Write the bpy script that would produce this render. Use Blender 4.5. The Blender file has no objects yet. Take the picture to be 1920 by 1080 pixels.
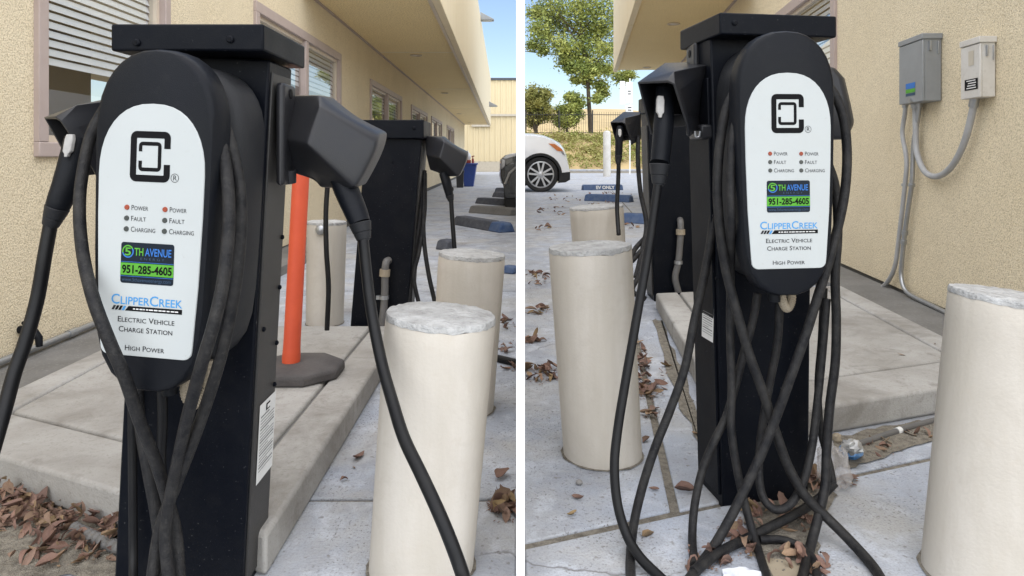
import bpy, math, random
from mathutils import Vector, Matrix, noise

random.seed(7)
SC = bpy.context.scene
COL = SC.collection
R = math.radians

# ------------------------------------------------------------------ camera
F, HZ, CH = 1300.0, 295.0, 0.773          # focal length in pixels of the 1920 frame, horizon row, eye height
cam_d = bpy.data.cameras.new('camera')
cam = bpy.data.objects.new('camera', cam_d)
COL.objects.link(cam)
cam.location = (0, 0, CH)
cam.rotation_euler = (R(90), 0, 0)
cam_d.sensor_fit = 'HORIZONTAL'
cam_d.sensor_width = 36.0
cam_d.lens = 36.0 * F / 1920.0
cam_d.shift_y = -(540.0 - HZ) / 1920.0
cam_d.clip_start = 0.02
cam_d.clip_end = 2000.0
SC.camera = cam
SC.render.resolution_x, SC.render.resolution_y = 1024, 576

# ------------------------------------------------------------------ sky, sun, exposure
SUN_H = Vector((0.25, -0.97, 0)).normalized()
SUN_EL = R(60)
w = bpy.data.worlds.new('World')
SC.world = w
w.use_nodes = True
nt = w.node_tree
nt.nodes.clear()
sky = nt.nodes.new('ShaderNodeTexSky')
sky.sky_type = 'NISHITA'
sky.sun_disc = False
sky.sun_elevation = SUN_EL
sky.sun_rotation = math.atan2(SUN_H.x, SUN_H.y)
sky.air_density = 1.0
sky.dust_density = 0.8
sky.ozone_density = 1.0
bg = nt.nodes.new('ShaderNodeBackground')
bg.inputs['Strength'].default_value = 0.14
wo = nt.nodes.new('ShaderNodeOutputWorld')
nt.links.new(sky.outputs[0], bg.inputs[0])
nt.links.new(bg.outputs[0], wo.inputs[0])
sun_d = bpy.data.lights.new('sun', 'SUN')
sun_d.energy = 4.3
sun_d.angle = R(135)          # broad soft light: the whole yard lies in open shade
sun_d.color = (1.0, 0.955, 0.88)
sun = bpy.data.objects.new('sun', sun_d)
COL.objects.link(sun)
sdir = Vector((SUN_H.x * math.cos(SUN_EL), SUN_H.y * math.cos(SUN_EL), math.sin(SUN_EL)))
sun.rotation_euler = sdir.to_track_quat('Z', 'Y').to_euler()
SC.view_settings.view_transform = 'Standard'
SC.view_settings.look = 'None'
SC.view_settings.gamma = 1.0
SC.view_settings.exposure = 0.43
SC.render.engine = 'CYCLES'
SC.cycles.max_bounces = 9
SC.cycles.diffuse_bounces = 7
SC.cycles.use_denoising = True

# ------------------------------------------------------------------ pixel rulers (1920 x 1080 rows and columns to metres)
def P(px, py, y):
    return Vector(((px - 960.0) / F * y, y, CH - (py - HZ) / F * y))
def G(px, py, z=0.0):
    return P(px, py, F * (CH - z) / (py - HZ))

# ------------------------------------------------------------------ materials
MATS = {}
def pm(name, c, rough=0.6, c2=None, scale=8.0, amount=0.5, detail=5.0, bump=0.0, bscale=120.0, metal=0.0, spec=0.5,
       speck=0.0, speck_scale=300.0, speck_c=(0.05, 0.05, 0.05), rand=None, stretch=None, coat=0.0, rvar=0.0, stain=0.0, stain_scale=1.2, stain_c=(0.2, 0.18, 0.15), speck_lo=0.56):
    m = bpy.data.materials.new(name)
    m.use_nodes = True
    n = m.node_tree
    L = n.links
    b = n.nodes['Principled BSDF']
    b.inputs['Roughness'].default_value = rough
    b.inputs['Metallic'].default_value = metal
    b.inputs['Specular IOR Level'].default_value = spec
    b.inputs['Coat Weight'].default_value = coat
    tc = n.nodes.new('ShaderNodeTexCoord')
    co = tc.outputs['Object']
    if stretch:
        mp = n.nodes.new('ShaderNodeMapping')
        mp.inputs['Scale'].default_value = stretch
        L.new(co, mp.inputs['Vector'])
        co = mp.outputs[0]
    col = None
    if rand:
        oi = n.nodes.new('ShaderNodeObjectInfo')
        rp = n.nodes.new('ShaderNodeValToRGB')
        rp.color_ramp.elements.remove(rp.color_ramp.elements[1])
        for k, cc in enumerate(rand):
            e = rp.color_ramp.elements[0] if k == 0 else rp.color_ramp.elements.new(k / (len(rand) - 1))
            e.color = (*cc, 1)
        L.new(oi.outputs['Random'], rp.inputs[0])
        col = rp.outputs[0]
    c2 = c2 or tuple(x * 0.75 for x in c)
    nz = n.nodes.new('ShaderNodeTexNoise')
    nz.inputs['Scale'].default_value = scale
    nz.inputs['Detail'].default_value = detail
    nz.inputs['Roughness'].default_value = 0.62
    L.new(co, nz.inputs['Vector'])
    mr = n.nodes.new('ShaderNodeMapRange')
    mr.inputs['From Min'].default_value = 0.36
    mr.inputs['From Max'].default_value = 0.66
    mr.inputs['To Max'].default_value = amount
    L.new(nz.outputs['Fac'], mr.inputs['Value'])
    mx = n.nodes.new('ShaderNodeMix')
    mx.data_type = 'RGBA'
    L.new(mr.outputs[0], mx.inputs['Factor'])
    if col is None:
        mx.inputs['A'].default_value = (*c, 1)
    else:
        L.new(col, mx.inputs['A'])
    mx.inputs['B'].default_value = (*c2, 1)
    out = mx.outputs['Result']
    if stain > 0:
        for q, (sc_, lo_, hi_) in enumerate(((stain_scale, 0.50, 0.68), (stain_scale * 6.3, 0.55, 0.72))):
            n1 = n.nodes.new('ShaderNodeTexNoise')
            n1.inputs['Scale'].default_value = sc_
            n1.inputs['Detail'].default_value = 9
            n1.inputs['Roughness'].default_value = 0.68
            n1.inputs['Distortion'].default_value = 0.6
            L.new(tc.outputs['Object'], n1.inputs['Vector'])
            r1 = n.nodes.new('ShaderNodeMapRange')
            r1.inputs['From Min'].default_value = lo_
            r1.inputs['From Max'].default_value = hi_
            r1.inputs['To Max'].default_value = stain * (1 if q == 0 else 0.8)
            L.new(n1.outputs['Fac'], r1.inputs['Value'])
            m1 = n.nodes.new('ShaderNodeMix')
            m1.data_type = 'RGBA'
            L.new(r1.outputs[0], m1.inputs['Factor'])
            L.new(out, m1.inputs['A'])
            m1.inputs['B'].default_value = (*stain_c, 1)
            out = m1.outputs['Result']
    if speck > 0:
        ns = n.nodes.new('ShaderNodeTexNoise')
        ns.inputs['Scale'].default_value = speck_scale
        ns.inputs['Detail'].default_value = 3
        L.new(tc.outputs['Object'], ns.inputs['Vector'])
        r2 = n.nodes.new('ShaderNodeMapRange')
        r2.inputs['From Min'].default_value = speck_lo
        r2.inputs['From Max'].default_value = speck_lo + 0.16
        r2.inputs['To Max'].default_value = speck
        L.new(ns.outputs['Fac'], r2.inputs['Value'])
        m2 = n.nodes.new('ShaderNodeMix')
        m2.data_type = 'RGBA'
        L.new(r2.outputs[0], m2.inputs['Factor'])
        L.new(out, m2.inputs['A'])
        m2.inputs['B'].default_value = (*speck_c, 1)
        out = m2.outputs['Result']
    L.new(out, b.inputs['Base Color'])
    if rvar:
        r3 = n.nodes.new('ShaderNodeMapRange')
        r3.inputs['To Min'].default_value = rough - rvar
        r3.inputs['To Max'].default_value = rough + rvar
        L.new(nz.outputs['Fac'], r3.inputs['Value'])
        L.new(r3.outputs[0], b.inputs['Roughness'])
    if bump > 0:
        nb = n.nodes.new('ShaderNodeTexNoise')
        nb.inputs['Scale'].default_value = bscale
        nb.inputs['Detail'].default_value = 4
        L.new(tc.outputs['Object'], nb.inputs['Vector'])
        bp = n.nodes.new('ShaderNodeBump')
        bp.inputs['Strength'].default_value = bump
        bp.inputs['Distance'].default_value = 0.01
        L.new(nb.outputs['Fac'], bp.inputs['Height'])
        L.new(bp.outputs[0], b.inputs['Normal'])
    MATS[name] = m
    return m

def paving_mat():
    m = pm('concrete', (0.40, 0.435, 0.50), 0.9, (0.30, 0.315, 0.345), 5.0, 0.9, 9, 0.35, 130, spec=0.18)
    n = m.node_tree; L = n.links
    b = n.nodes['Principled BSDF']
    tc = [q for q in n.nodes if q.type == 'TEX_COORD'][0]
    out = b.inputs['Base Color'].links[0].from_socket
    def nz(scale, detail, lo, hi, rough=0.65, dist=0.3):
        t = n.nodes.new('ShaderNodeTexNoise')
        t.inputs['Scale'].default_value = scale; t.inputs['Detail'].default_value = detail
        t.inputs['Roughness'].default_value = rough; t.inputs['Distortion'].default_value = dist
        L.new(tc.outputs['Object'], t.inputs['Vector'])
        r = n.nodes.new('ShaderNodeMapRange')
        r.inputs['From Min'].default_value = lo; r.inputs['From Max'].default_value = hi
        L.new(t.outputs['Fac'], r.inputs['Value'])
        return r.outputs[0]
    def mul(a, c):
        q = n.nodes.new('ShaderNodeMath'); q.operation = 'MULTIPLY'
        for k, v in ((0, a), (1, c)):
            if isinstance(v, float): q.inputs[k].default_value = v
            else: L.new(v, q.inputs[k])
        return q.outputs[0]
    def lay(fac, col):
        nonlocal out
        x = n.nodes.new('ShaderNodeMix'); x.data_type = 'RGBA'
        L.new(fac, x.inputs['Factor']); L.new(out, x.inputs['A']); x.inputs['B'].default_value = (*col, 1)
        out = x.outputs['Result']
    lay(mul(nz(2.1, 8, 0.45, 0.66), 0.75), (0.475, 0.46, 0.425))           # cream worn areas
    lay(mul(nz(9.0, 9, 0.52, 0.64), 0.6), (0.56, 0.59, 0.635))             # chalky patches
    lay(mul(nz(3.3, 9, 0.55, 0.72, 0.7, 0.8), 0.9), (0.22, 0.22, 0.225))  # grey stains
    lay(mul(nz(1.1, 8, 0.56, 0.72, 0.7, 0.8), 0.7), (0.215, 0.195, 0.17))  # brown soiling
    sp = mul(nz(150, 2, 0.60, 0.66, 0.5, 0.0), nz(4.0, 6, 0.42, 0.62))
    lay(mul(sp, 0.9), (0.12, 0.105, 0.09))                                 # dark grit specks in drifts
    lay(mul(nz(60, 3, 0.62, 0.69, 0.5, 0.0), 0.65), (0.20, 0.185, 0.165))
    lay(mul(nz(230, 2, 0.50, 0.62, 0.5, 0.0), 0.35), (0.27, 0.27, 0.275))
    vo = n.nodes.new('ShaderNodeTexVoronoi'); vo.feature = 'DISTANCE_TO_EDGE'; vo.inputs['Scale'].default_value = 1.15
    wn = n.nodes.new('ShaderNodeTexNoise'); wn.inputs['Scale'].default_value = 3.5; wn.inputs['Detail'].default_value = 6
    L.new(tc.outputs['Object'], wn.inputs['Vector'])
    vm = n.nodes.new('ShaderNodeVectorMath'); vm.operation = 'MULTIPLY_ADD'
    vm.inputs[1].default_value = (0.35, 0.35, 0.0)
    L.new(wn.outputs['Color'], vm.inputs[0]); L.new(tc.outputs['Object'], vm.inputs[2])
    L.new(vm.outputs[0], vo.inputs['Vector'])
    cr = n.nodes.new('ShaderNodeMapRange'); cr.inputs['From Min'].default_value = 0.0; cr.inputs['From Max'].default_value = 0.006
    cr.inputs['To Min'].default_value = 0.8; cr.inputs['To Max'].default_value = 0.0
    L.new(vo.outputs['Distance'], cr.inputs['Value'])
    lay(mul(cr.outputs[0], nz(1.0, 4, 0.50, 0.58)), (0.13, 0.12, 0.11))
    L.new(out, b.inputs['Base Color'])
paving_mat()
pm('concrete_pad', (0.405, 0.395, 0.375), 0.9, (0.24, 0.225, 0.20), 2.6, 0.8, 9, 0.2, 200, speck=0.5, speck_scale=120, speck_c=(0.23, 0.215, 0.19), spec=0.2, stain=0.95, stain_scale=1.7, stain_c=(0.19, 0.175, 0.155))
pm('concrete_dark', (0.20, 0.195, 0.185), 0.92, (0.12, 0.115, 0.105), 3.0, 0.8, 8, 0.3, 150, speck=0.4, speck_scale=90, speck_c=(0.3, 0.29, 0.27), spec=0.2)
pm('grit', (0.27, 0.245, 0.20), 0.95, (0.13, 0.115, 0.095), 60, 0.9, 4, 0.8, 260, speck=0.6, speck_scale=320, speck_c=(0.40, 0.37, 0.32), spec=0.2)
pm('stucco', (0.775, 0.675, 0.49), 0.93, (0.70, 0.60, 0.42), 1.3, 0.8, 8, 0.6, 150, speck=1.0, speck_scale=165, speck_c=(0.51, 0.43, 0.295), spec=0.12, stain=0.3, stain_scale=0.7, stain_c=(0.56, 0.48, 0.35), speck_lo=0.47)
pm('stucco_soffit', (0.90, 0.74, 0.43), 0.93, (0.84, 0.68, 0.38), 3, 0.5, 5, 0.4, 90, speck=0.8, speck_scale=70, speck_c=(0.58, 0.45, 0.25), spec=0.12, speck_lo=0.46)
pm('fascia', (0.80, 0.70, 0.50), 0.75, (0.74, 0.63, 0.44), 1.2, 0.6, 5, 0.1, 60, stretch=(6, 6, 0.4), spec=0.25)
pm('metal_siding', (0.66, 0.56, 0.36), 0.55, (0.60, 0.50, 0.31), 0.6, 0.5, spec=0.3)
pm('siding_trim', (0.52, 0.47, 0.38), 0.6)
pm('roof_edge', (0.06, 0.07, 0.09), 0.6)
pm('frame_mauve', (0.42, 0.345, 0.315), 0.55, (0.36, 0.29, 0.26), 6, 0.6, spec=0.35)
pm('frame_light', (0.62, 0.53, 0.42), 0.5)
pm('blind', (0.88, 0.90, 0.92), 0.4, (0.85, 0.87, 0.89), 3, 0.5)
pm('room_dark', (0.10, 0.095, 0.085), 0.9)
pm('powder_black', (0.003, 0.004, 0.007), 0.38, (0.005, 0.006, 0.009), 14, 0.8, 6, 0.08, 500, speck=0.8, speck_scale=190, speck_lo=0.68, speck_c=(0.13, 0.13, 0.13), stain=0.35, stain_scale=5, stain_c=(0.014, 0.014, 0.015), spec=0.09, rvar=0.12)
pm('plastic_black', (0.006, 0.007, 0.010), 0.42, (0.009, 0.010, 0.012), 9, 0.9, 6, 0.12, 700, spec=0.14, speck=0.05, speck_scale=90, speck_c=(0.05, 0.05, 0.05), rvar=0.1)
pm('plastic_hood', (0.016, 0.017, 0.021), 0.36, (0.024, 0.023, 0.023), 7, 0.9, 6, 0.10, 600, spec=0.3, rvar=0.1)
pm('side_panel', (0.040, 0.038, 0.036), 0.45, (0.028, 0.027, 0.026), 10, 0.8, 6, 0.1, 500, spec=0.3, speck=0.12, speck_scale=70, speck_c=(0.10, 0.10, 0.10))
pm('plastic_grey', (0.020, 0.021, 0.023), 0.48, (0.013, 0.013, 0.015), 8, 0.8, 6, 0.15, 600, spec=0.22)
pm('cable_rubber', (0.0075, 0.0075, 0.009), 0.52, (0.028, 0.0265, 0.025), 38, 0.9, 7, 0.25, 420, spec=0.22, speck=0.16, speck_scale=160, speck_c=(0.09, 0.085, 0.078))
pm('cable_clean', (0.006, 0.006, 0.007), 0.45, (0.011, 0.011, 0.011), 30, 0.8, spec=0.24)
pm('latch_grey', (0.40, 0.39, 0.37), 0.5, (0.28, 0.27, 0.26), 60, 0.6)
pm('face_white', (0.47, 0.495, 0.49), 0.42, (0.445, 0.47, 0.465), 6, 0.7, 6, speck=0.5, speck_scale=150, speck_lo=0.68, speck_c=(0.36, 0.35, 0.32), spec=0.4, stain=0.12, stain_scale=8, stain_c=(0.42, 0.41, 0.37))
pm('ink_black', (0.008, 0.008, 0.009), 0.6, spec=0.08)
pm('ink_grey', (0.035, 0.035, 0.038), 0.6, spec=0.08)
pm('ink_blue', (0.07, 0.29, 0.60), 0.5, spec=0.15)
pm('sticker_navy', (0.012, 0.018, 0.028), 0.35, spec=0.15)
pm('sticker_green', (0.10, 0.36, 0.04), 0.45, spec=0.15)
pm('sticker_blue', (0.045, 0.17, 0.50), 0.45, spec=0.15)
pm('sticker_dim', (0.05, 0.085, 0.14), 0.5, spec=0.15)
pm('steel_print', (0.22, 0.22, 0.22), 0.6, spec=0.1)
pm('label_white', (0.72, 0.72, 0.70), 0.55, (0.60, 0.60, 0.58), 40, 0.5)
pm('lamp_red', (0.30, 0.07, 0.04), 0.35, spec=0.2)
pm('lamp_dark', (0.05, 0.055, 0.05), 0.35)
pm('bollard_cream', (0.565, 0.525, 0.465), 0.75, (0.47, 0.43, 0.365), 6, 1.0, 8, 0.10, 160, speck=0.35, speck_scale=45, speck_c=(0.50, 0.45, 0.38), spec=0.25, stretch=(1.6, 1.6, 0.16), stain=0.6, stain_scale=3.4, stain_c=(0.46, 0.42, 0.36))
pm('bollard_top', (0.50, 0.50, 0.49), 0.95, (0.29, 0.285, 0.275), 22, 0.8, 8, 0.9, 90, speck=0.4, speck_scale=60, speck_c=(0.24, 0.235, 0.225), spec=0.15)
pm('orange_plastic', (0.66, 0.095, 0.035), 0.5, (0.57, 0.075, 0.03), 9, 0.7, 5, 0.05, 200)
pm('rubber_base', (0.055, 0.05, 0.05), 0.85, (0.10, 0.092, 0.088), 7, 0.8, 6, 0.2, 160)
pm('steel', (0.42, 0.43, 0.44), 0.38, (0.32, 0.33, 0.34), 30, 0.6, metal=0.85, rvar=0.1)
pm('pipe_grey', (0.13, 0.125, 0.12), 0.55, (0.09, 0.088, 0.085), 20, 0.6)
pm('grey_conduit', (0.36, 0.36, 0.36), 0.5, (0.28, 0.28, 0.28), 20, 0.6)
pm('tan_conduit', (0.30, 0.25, 0.18), 0.6)
pm('grey_enamel', (0.25, 0.26, 0.265), 0.45, (0.21, 0.218, 0.222), 8, 0.7, 6, speck=0.12, speck_scale=50, speck_c=(0.15, 0.15, 0.15))
pm('beige_enamel', (0.60, 0.58, 0.54), 0.5, (0.52, 0.49, 0.445), 12, 0.7, 6, speck=0.2, speck_scale=60, speck_c=(0.3, 0.25, 0.2))
pm('stop_dark', (0.055, 0.06, 0.075), 0.8, (0.10, 0.105, 0.12), 20, 0.8, 7, 0.4, 80)
pm('stop_blue', (0.035, 0.075, 0.18), 0.7, (0.10, 0.14, 0.22), 16, 0.8, 7, 0.3, 80)
pm('guard_paint', (0.54, 0.53, 0.50), 0.6, (0.44, 0.42, 0.38), 4, 0.7)
pm('paint_white', (0.72, 0.72, 0.70), 0.6)
pm('partition_paint', (0.86, 0.86, 0.86), 0.7, (0.85, 0.85, 0.85), 4, 0.4)
pm('bin_blue', (0.022, 0.055, 0.24), 0.45, (0.018, 0.045, 0.19), 8, 0.7)
pm('bin_black', (0.018, 0.018, 0.02), 0.5)
pm('crate_red', (0.26, 0.035, 0.03), 0.55)
pm('bag_white', (0.70, 0.72, 0.74), 0.4, (0.55, 0.57, 0.6), 14, 0.7)
pm('car_white', (0.84, 0.85, 0.87), 0.25, (0.82, 0.83, 0.85), 2, 0.4, coat=0.6)
pm('car_dark', (0.02, 0.021, 0.023), 0.25, coat=0.6)
pm('car_silver', (0.45, 0.45, 0.46), 0.3, metal=0.6)
pm('cladding', (0.012, 0.012, 0.013), 0.7)
pm('tyre', (0.014, 0.014, 0.015), 0.8, (0.024, 0.023, 0.022), 20, 0.7, bump=0.2, bscale=80)
pm('alloy', (0.55, 0.55, 0.56), 0.32, metal=0.7)
pm('amber', (0.60, 0.17, 0.03), 0.25, coat=0.5)
pm('lens', (0.30, 0.30, 0.31), 0.15, coat=0.8)
pm('bark', (0.11, 0.085, 0.06), 0.9, (0.06, 0.045, 0.035), 6, 0.8, bump=0.6, bscale=20)
pm('leaf_green', (0.17, 0.225, 0.055), 0.5, (0.42, 0.44, 0.12), 1.1, 1.0, 3, spec=0.3)
pm('leaf_olive', (0.20, 0.21, 0.06), 0.55, (0.34, 0.31, 0.09), 1.2, 1.0, 3, spec=0.3)
pm('ivy', (0.22, 0.26, 0.06), 0.55, (0.40, 0.35, 0.14), 0.5, 1.0, 5, spec=0.25)
pm('dry_grass', (0.52, 0.39, 0.20), 0.95, (0.38, 0.29, 0.15), 0.3, 0.9, 6)
pm('fence_black', (0.02, 0.02, 0.02), 0.6)
pm('dry_leaf', (0.2, 0.1, 0.05), 0.72, (0.10, 0.055, 0.04), 60, 0.55, 5, bump=0.2, bscale=150, spec=0.3,
   rand=[(0.26, 0.16, 0.12), (0.20, 0.12, 0.095), (0.33, 0.22, 0.16), (0.15, 0.095, 0.08), (0.38, 0.265, 0.16), (0.28, 0.165, 0.125), (0.22, 0.14, 0.115), (0.36, 0.26, 0.125)])
pm('paper', (0.74, 0.75, 0.78), 0.7, (0.58, 0.62, 0.72), 70, 0.8)
pm('foil_blue', (0.06, 0.22, 0.52), 0.3, (0.30, 0.42, 0.55), 50, 0.7, metal=0.3)
pm('foil_grey', (0.45, 0.45, 0.44), 0.35, (0.25, 0.25, 0.25), 60, 0.8, metal=0.5)
pm('twig', (0.16, 0.12, 0.08), 0.9)
pm('wire', (0.04, 0.04, 0.045), 0.7)
pm('cardboard', (0.33, 0.28, 0.20), 0.85, (0.27, 0.22, 0.16), 20, 0.6)
pm('pebble', (0.25, 0.24, 0.23), 0.8)

def glass_mat():
    m = bpy.data.materials.new('window_glass')
    m.use_nodes = True
    n = m.node_tree
    n.nodes.clear()
    o = n.nodes.new('ShaderNodeOutputMaterial')
    t = n.nodes.new('ShaderNodeBsdfTransparent')
    t.inputs[0].default_value = (0.93, 0.95, 0.95, 1)
    g = n.nodes.new('ShaderNodeBsdfGlossy')
    g.inputs['Roughness'].default_value = 0.01
    lw = n.nodes.new('ShaderNodeLayerWeight')
    pw = n.nodes.new('ShaderNodeMath'); pw.operation = 'POWER'; pw.inputs[1].default_value = 3.0
    n.links.new(lw.outputs['Facing'], pw.inputs[0])
    fr = n.nodes.new('ShaderNodeMapRange'); fr.inputs['To Min'].default_value = 0.20; fr.inputs['To Max'].default_value = 0.95
    n.links.new(pw.outputs[0], fr.inputs['Value'])
    mx = n.nodes.new('ShaderNodeMixShader')
    n.links.new(fr.outputs[0], mx.inputs[0])
    n.links.new(t.outputs[0], mx.inputs[1])
    n.links.new(g.outputs[0], mx.inputs[2])
    n.links.new(mx.outputs[0], o.inputs[0])
    MATS['window_glass'] = m
glass_mat()

def bag_mat():
    m = bpy.data.materials.new('clear_bag')
    m.use_nodes = True
    n = m.node_tree
    b = n.nodes['Principled BSDF']
    b.inputs['Base Color'].default_value = (0.55, 0.52, 0.5, 1)
    b.inputs['Roughness'].default_value = 0.25
    b.inputs['Alpha'].default_value = 0.38
    MATS['clear_bag'] = m
bag_mat()

# ------------------------------------------------------------------ mesh building
class MB:
    def __init__(s):
        s.v, s.f = [], []
    def add(s, vs, fs):
        b = len(s.v)
        s.v += [Vector(q) for q in vs]
        s.f += [tuple(b + i for i in q) for q in fs]
        return s
    def box(s, x0, x1, y0, y1, z0, z1):
        return s.add([(x0, y0, z0), (x1, y0, z0), (x1, y1, z0), (x0, y1, z0), (x0, y0, z1), (x1, y0, z1), (x1, y1, z1), (x0, y1, z1)],
                     [(0, 3, 2, 1), (4, 5, 6, 7), (0, 1, 5, 4), (1, 2, 6, 5), (2, 3, 7, 6), (3, 0, 4, 7)])
    def prism(s, poly, z0, z1):
        """plan polygon (counter-clockwise from above) between two heights"""
        n = len(poly)
        return s.add([(p[0], p[1], z0) for p in poly] + [(p[0], p[1], z1) for p in poly],
                     [tuple(range(n - 1, -1, -1)), tuple(range(n, 2 * n))] + [(i, (i + 1) % n, n + (i + 1) % n, n + i) for i in range(n)])
    def loft(s, loops, cap0=True, cap1=True):
        n = len(loops[0])
        vs = [q for l in loops for q in l]
        fs = []
        for k in range(len(loops) - 1):
            for i in range(n):
                j = (i + 1) % n
                fs.append((k * n + i, k * n + j, (k + 1) * n + j, (k + 1) * n + i))
        if cap0:
            fs.append(tuple(range(n - 1, -1, -1)))
        if cap1:
            fs.append(tuple((len(loops) - 1) * n + i for i in range(n)))
        return s.add(vs, fs)
    def tube(s, pts, r, seg=10, caps=True, flat=1.0):
        pts = [Vector(p) for p in pts]
        n = len(pts)
        rr = r if isinstance(r, (list, tuple)) else [r] * n
        t = (pts[1] - pts[0]).normalized()
        a = t.orthogonal().normalized()
        loops = []
        for i in range(n):
            t2 = (pts[min(i + 1, n - 1)] - pts[max(i - 1, 0)]).normalized()
            a = (a - t2 * a.dot(t2)).normalized()
            c = t2.cross(a)
            loops.append([pts[i] + (a * math.cos(2 * math.pi * k / seg) + c * math.sin(2 * math.pi * k / seg) * flat) * rr[i] for k in range(seg)])
        return s.loft(loops, caps, caps)
    def lathe(s, prof, cx, cy, seg=32, cap0=True, cap1=True):
        return s.loft([[(cx + r_ * math.cos(2 * math.pi * k / seg), cy + r_ * math.sin(2 * math.pi * k / seg), z) for k in range(seg)] for r_, z in prof], cap0, cap1)
    def xf(s, M):
        s.v = [M @ q for q in s.v]
        return s
    def build(s, name, mat, parent=None, smooth=False, bevel=0.0, bseg=2, solid=0.0, subsurf=0, angle=35):
        me = bpy.data.meshes.new(name)
        me.from_pydata([tuple(q) for q in s.v], [], s.f)
        me.update()
        if mat:
            me.materials.append(MATS[mat])
        o = bpy.data.objects.new(name, me)
        COL.objects.link(o)
        if parent is not None:
            attach(o, parent)
        if solid:
            md = o.modifiers.new('solid', 'SOLIDIFY')
            md.thickness = solid
            md.offset = 0
        if bevel:
            md = o.modifiers.new('bevel', 'BEVEL')
            md.width = bevel
            md.segments = bseg
            md.limit_method = 'ANGLE'
            md.angle_limit = R(28)
        if subsurf:
            md = o.modifiers.new('sub', 'SUBSURF')
            md.levels = md.render_levels = subsurf
        if smooth or bevel:
            me.polygons.foreach_set('use_smooth', [True] * len(me.polygons))
            try:
                me.set_sharp_from_angle(angle=R(angle))
            except Exception:
                pass
        return o

def attach(o, parent):
    o.parent = parent
    o.matrix_parent_inverse = world_of(parent).inverted()
def world_of(o):
    if o.parent is None:
        return o.matrix_basis.copy()
    return world_of(o.parent) @ o.matrix_parent_inverse @ o.matrix_basis

def tag(o, label=None, cat=None, group=None, kind=None):
    if label: o['label'] = label
    if cat: o['category'] = cat
    if group: o['group'] = group
    if kind: o['kind'] = kind
    return o
def thing(name, label, cat, loc=(0, 0, 0), group=None):
    o = bpy.data.objects.new(name, None)
    o.empty_display_size = 0.1
    o.location = loc
    COL.objects.link(o)
    return tag(o, label, cat, group)

def spline(pts, n=10):
    pts = [Vector(p) for p in pts]
    q = [pts[0] * 2 - pts[1]] + pts + [pts[-1] * 2 - pts[-2]]
    out = []
    for i in range(1, len(q) - 2):
        a, b, c, d = q[i - 1], q[i], q[i + 1], q[i + 2]
        for k in range(n):
            t = k / n
            out.append(0.5 * ((2 * b) + (c - a) * t + (2 * a - 5 * b + 4 * c - d) * t * t + (3 * b - a - 3 * c + d) * t ** 3))
    out.append(pts[-1])
    return out
def cable_pts(lst, r=0.0105):
    """(column, row, depth) triples; nothing goes below the ground"""
    out = []
    for px, py, y in lst:
        yy = y
        if py > HZ:
            yy = min(y, F * (CH - r * 0.9) / (py - HZ))
        out.append(P(px, py, yy))
    return spline(out, 9)

FONT = None
def text_mesh(body, size, caps=None, align='LEFT', xs=1.0, bold=0.0):
    c = bpy.data.curves.new('t', 'FONT')
    c.body = body
    c.size = size
    c.align_x = align
    c.resolution_u = 3
    c.offset = bold
    if caps:
        c.small_caps_scale = caps
        for f_ in c.body_format:
            f_.use_small_caps = True
    o = bpy.data.objects.new('t', c)
    COL.objects.link(o)
    dg = bpy.context.evaluated_depsgraph_get()
    me = bpy.data.meshes.new_from_object(o.evaluated_get(dg))
    vs = [Vector((v.co.x * xs, v.co.y, 0)) for v in me.vertices]
    fs = [tuple(p.vertices) for p in me.polygons]
    bpy.data.objects.remove(o)
    bpy.data.curves.remove(c)
    bpy.data.meshes.remove(me)
    return vs, fs
def lettering(parent, M, body, size, u, wv, t, mat, width=None, **k):
    """flat print in the local frame u (right), t (depth towards the viewer is negative), w (up)"""
    vs, fs = text_mesh(body, size, **k)
    if width:
        x0 = min(v.x for v in vs); x1 = max(v.x for v in vs)
        sx = width / (x1 - x0)
        vs = [Vector(((v.x - x0) * sx, v.y, 0)) for v in vs]
    m = MB()
    m.add([M @ Vector((v.x + u, t, v.y + wv)) for v in vs], fs)
    return m.build('lettering', mat, parent)

# ================================================================== SETTING
def struct(o, label=None):
    o['kind'] = 'structure'
    if label: o['label'] = label
    return o
g = MB()
g.add([(-300, -60, -0.006), (300, -60, -0.006), (300, 900, -0.006), (-300, 900, -0.006)], [(0, 1, 2, 3)])
ground = struct(g.build('ground', 'grit'))

def joint_line(x):                       # the slanting transverse joint in front of the right-hand pad
    return 1.382 + 0.383 * (x - 0.0255)
SEAM = 0.0148                            # plan slope of the partition's line of sight: x = SEAM * y
def slab(poly, z=0.0, mat='concrete', parent=ground, z0=-0.011, bevel=0.004):
    m = MB(); m.prism(poly, z0, z)
    return m.build('concrete_slab', mat, parent, bevel=bevel)
jw = 0.0105
# right bay slabs
def lon(y):                              # longitudinal joint beside the kerb
    return 0.3567 + 0.12 * (y - 1.52)
def seam(y, side):                       # ground line just clear of the partition face
    return 16 / F * y + side * 0.0082
slab([(seam(0, 1) + 0.001, -2.0), (3.2, -2.0), (3.2, joint_line(3.2) - jw), (seam(1.38, 1), joint_line(0.02) - jw)])
slab([(seam(1.4, 1), joint_line(0.03) + jw), (lon(1.52) - jw, joint_line(lon(1.52)) + jw), (lon(4.6) - jw, 4.6), (seam(4.6, 1), 4.6)])
slab([(lon(1.52) + jw, joint_line(lon(1.52)) + jw), (3.2, joint_line(3.2) + jw), (3.2, 4.6), (lon(4.6) + jw, 4.6)])
slab([(seam(4.62, 1), 4.62), (lon(4.6) - jw, 4.62), (1.3, 9.2), (seam(9.2, 1), 9.2)])
slab([(lon(4.6) + jw, 4.62), (4.0, 4.62), (4.4, 9.2), (1.32, 9.2)])
slab([(seam(9.22, 1), 9.22), (1.62, 9.22), (2.3, 16.0), (seam(16, 1), 16.0)])
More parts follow.
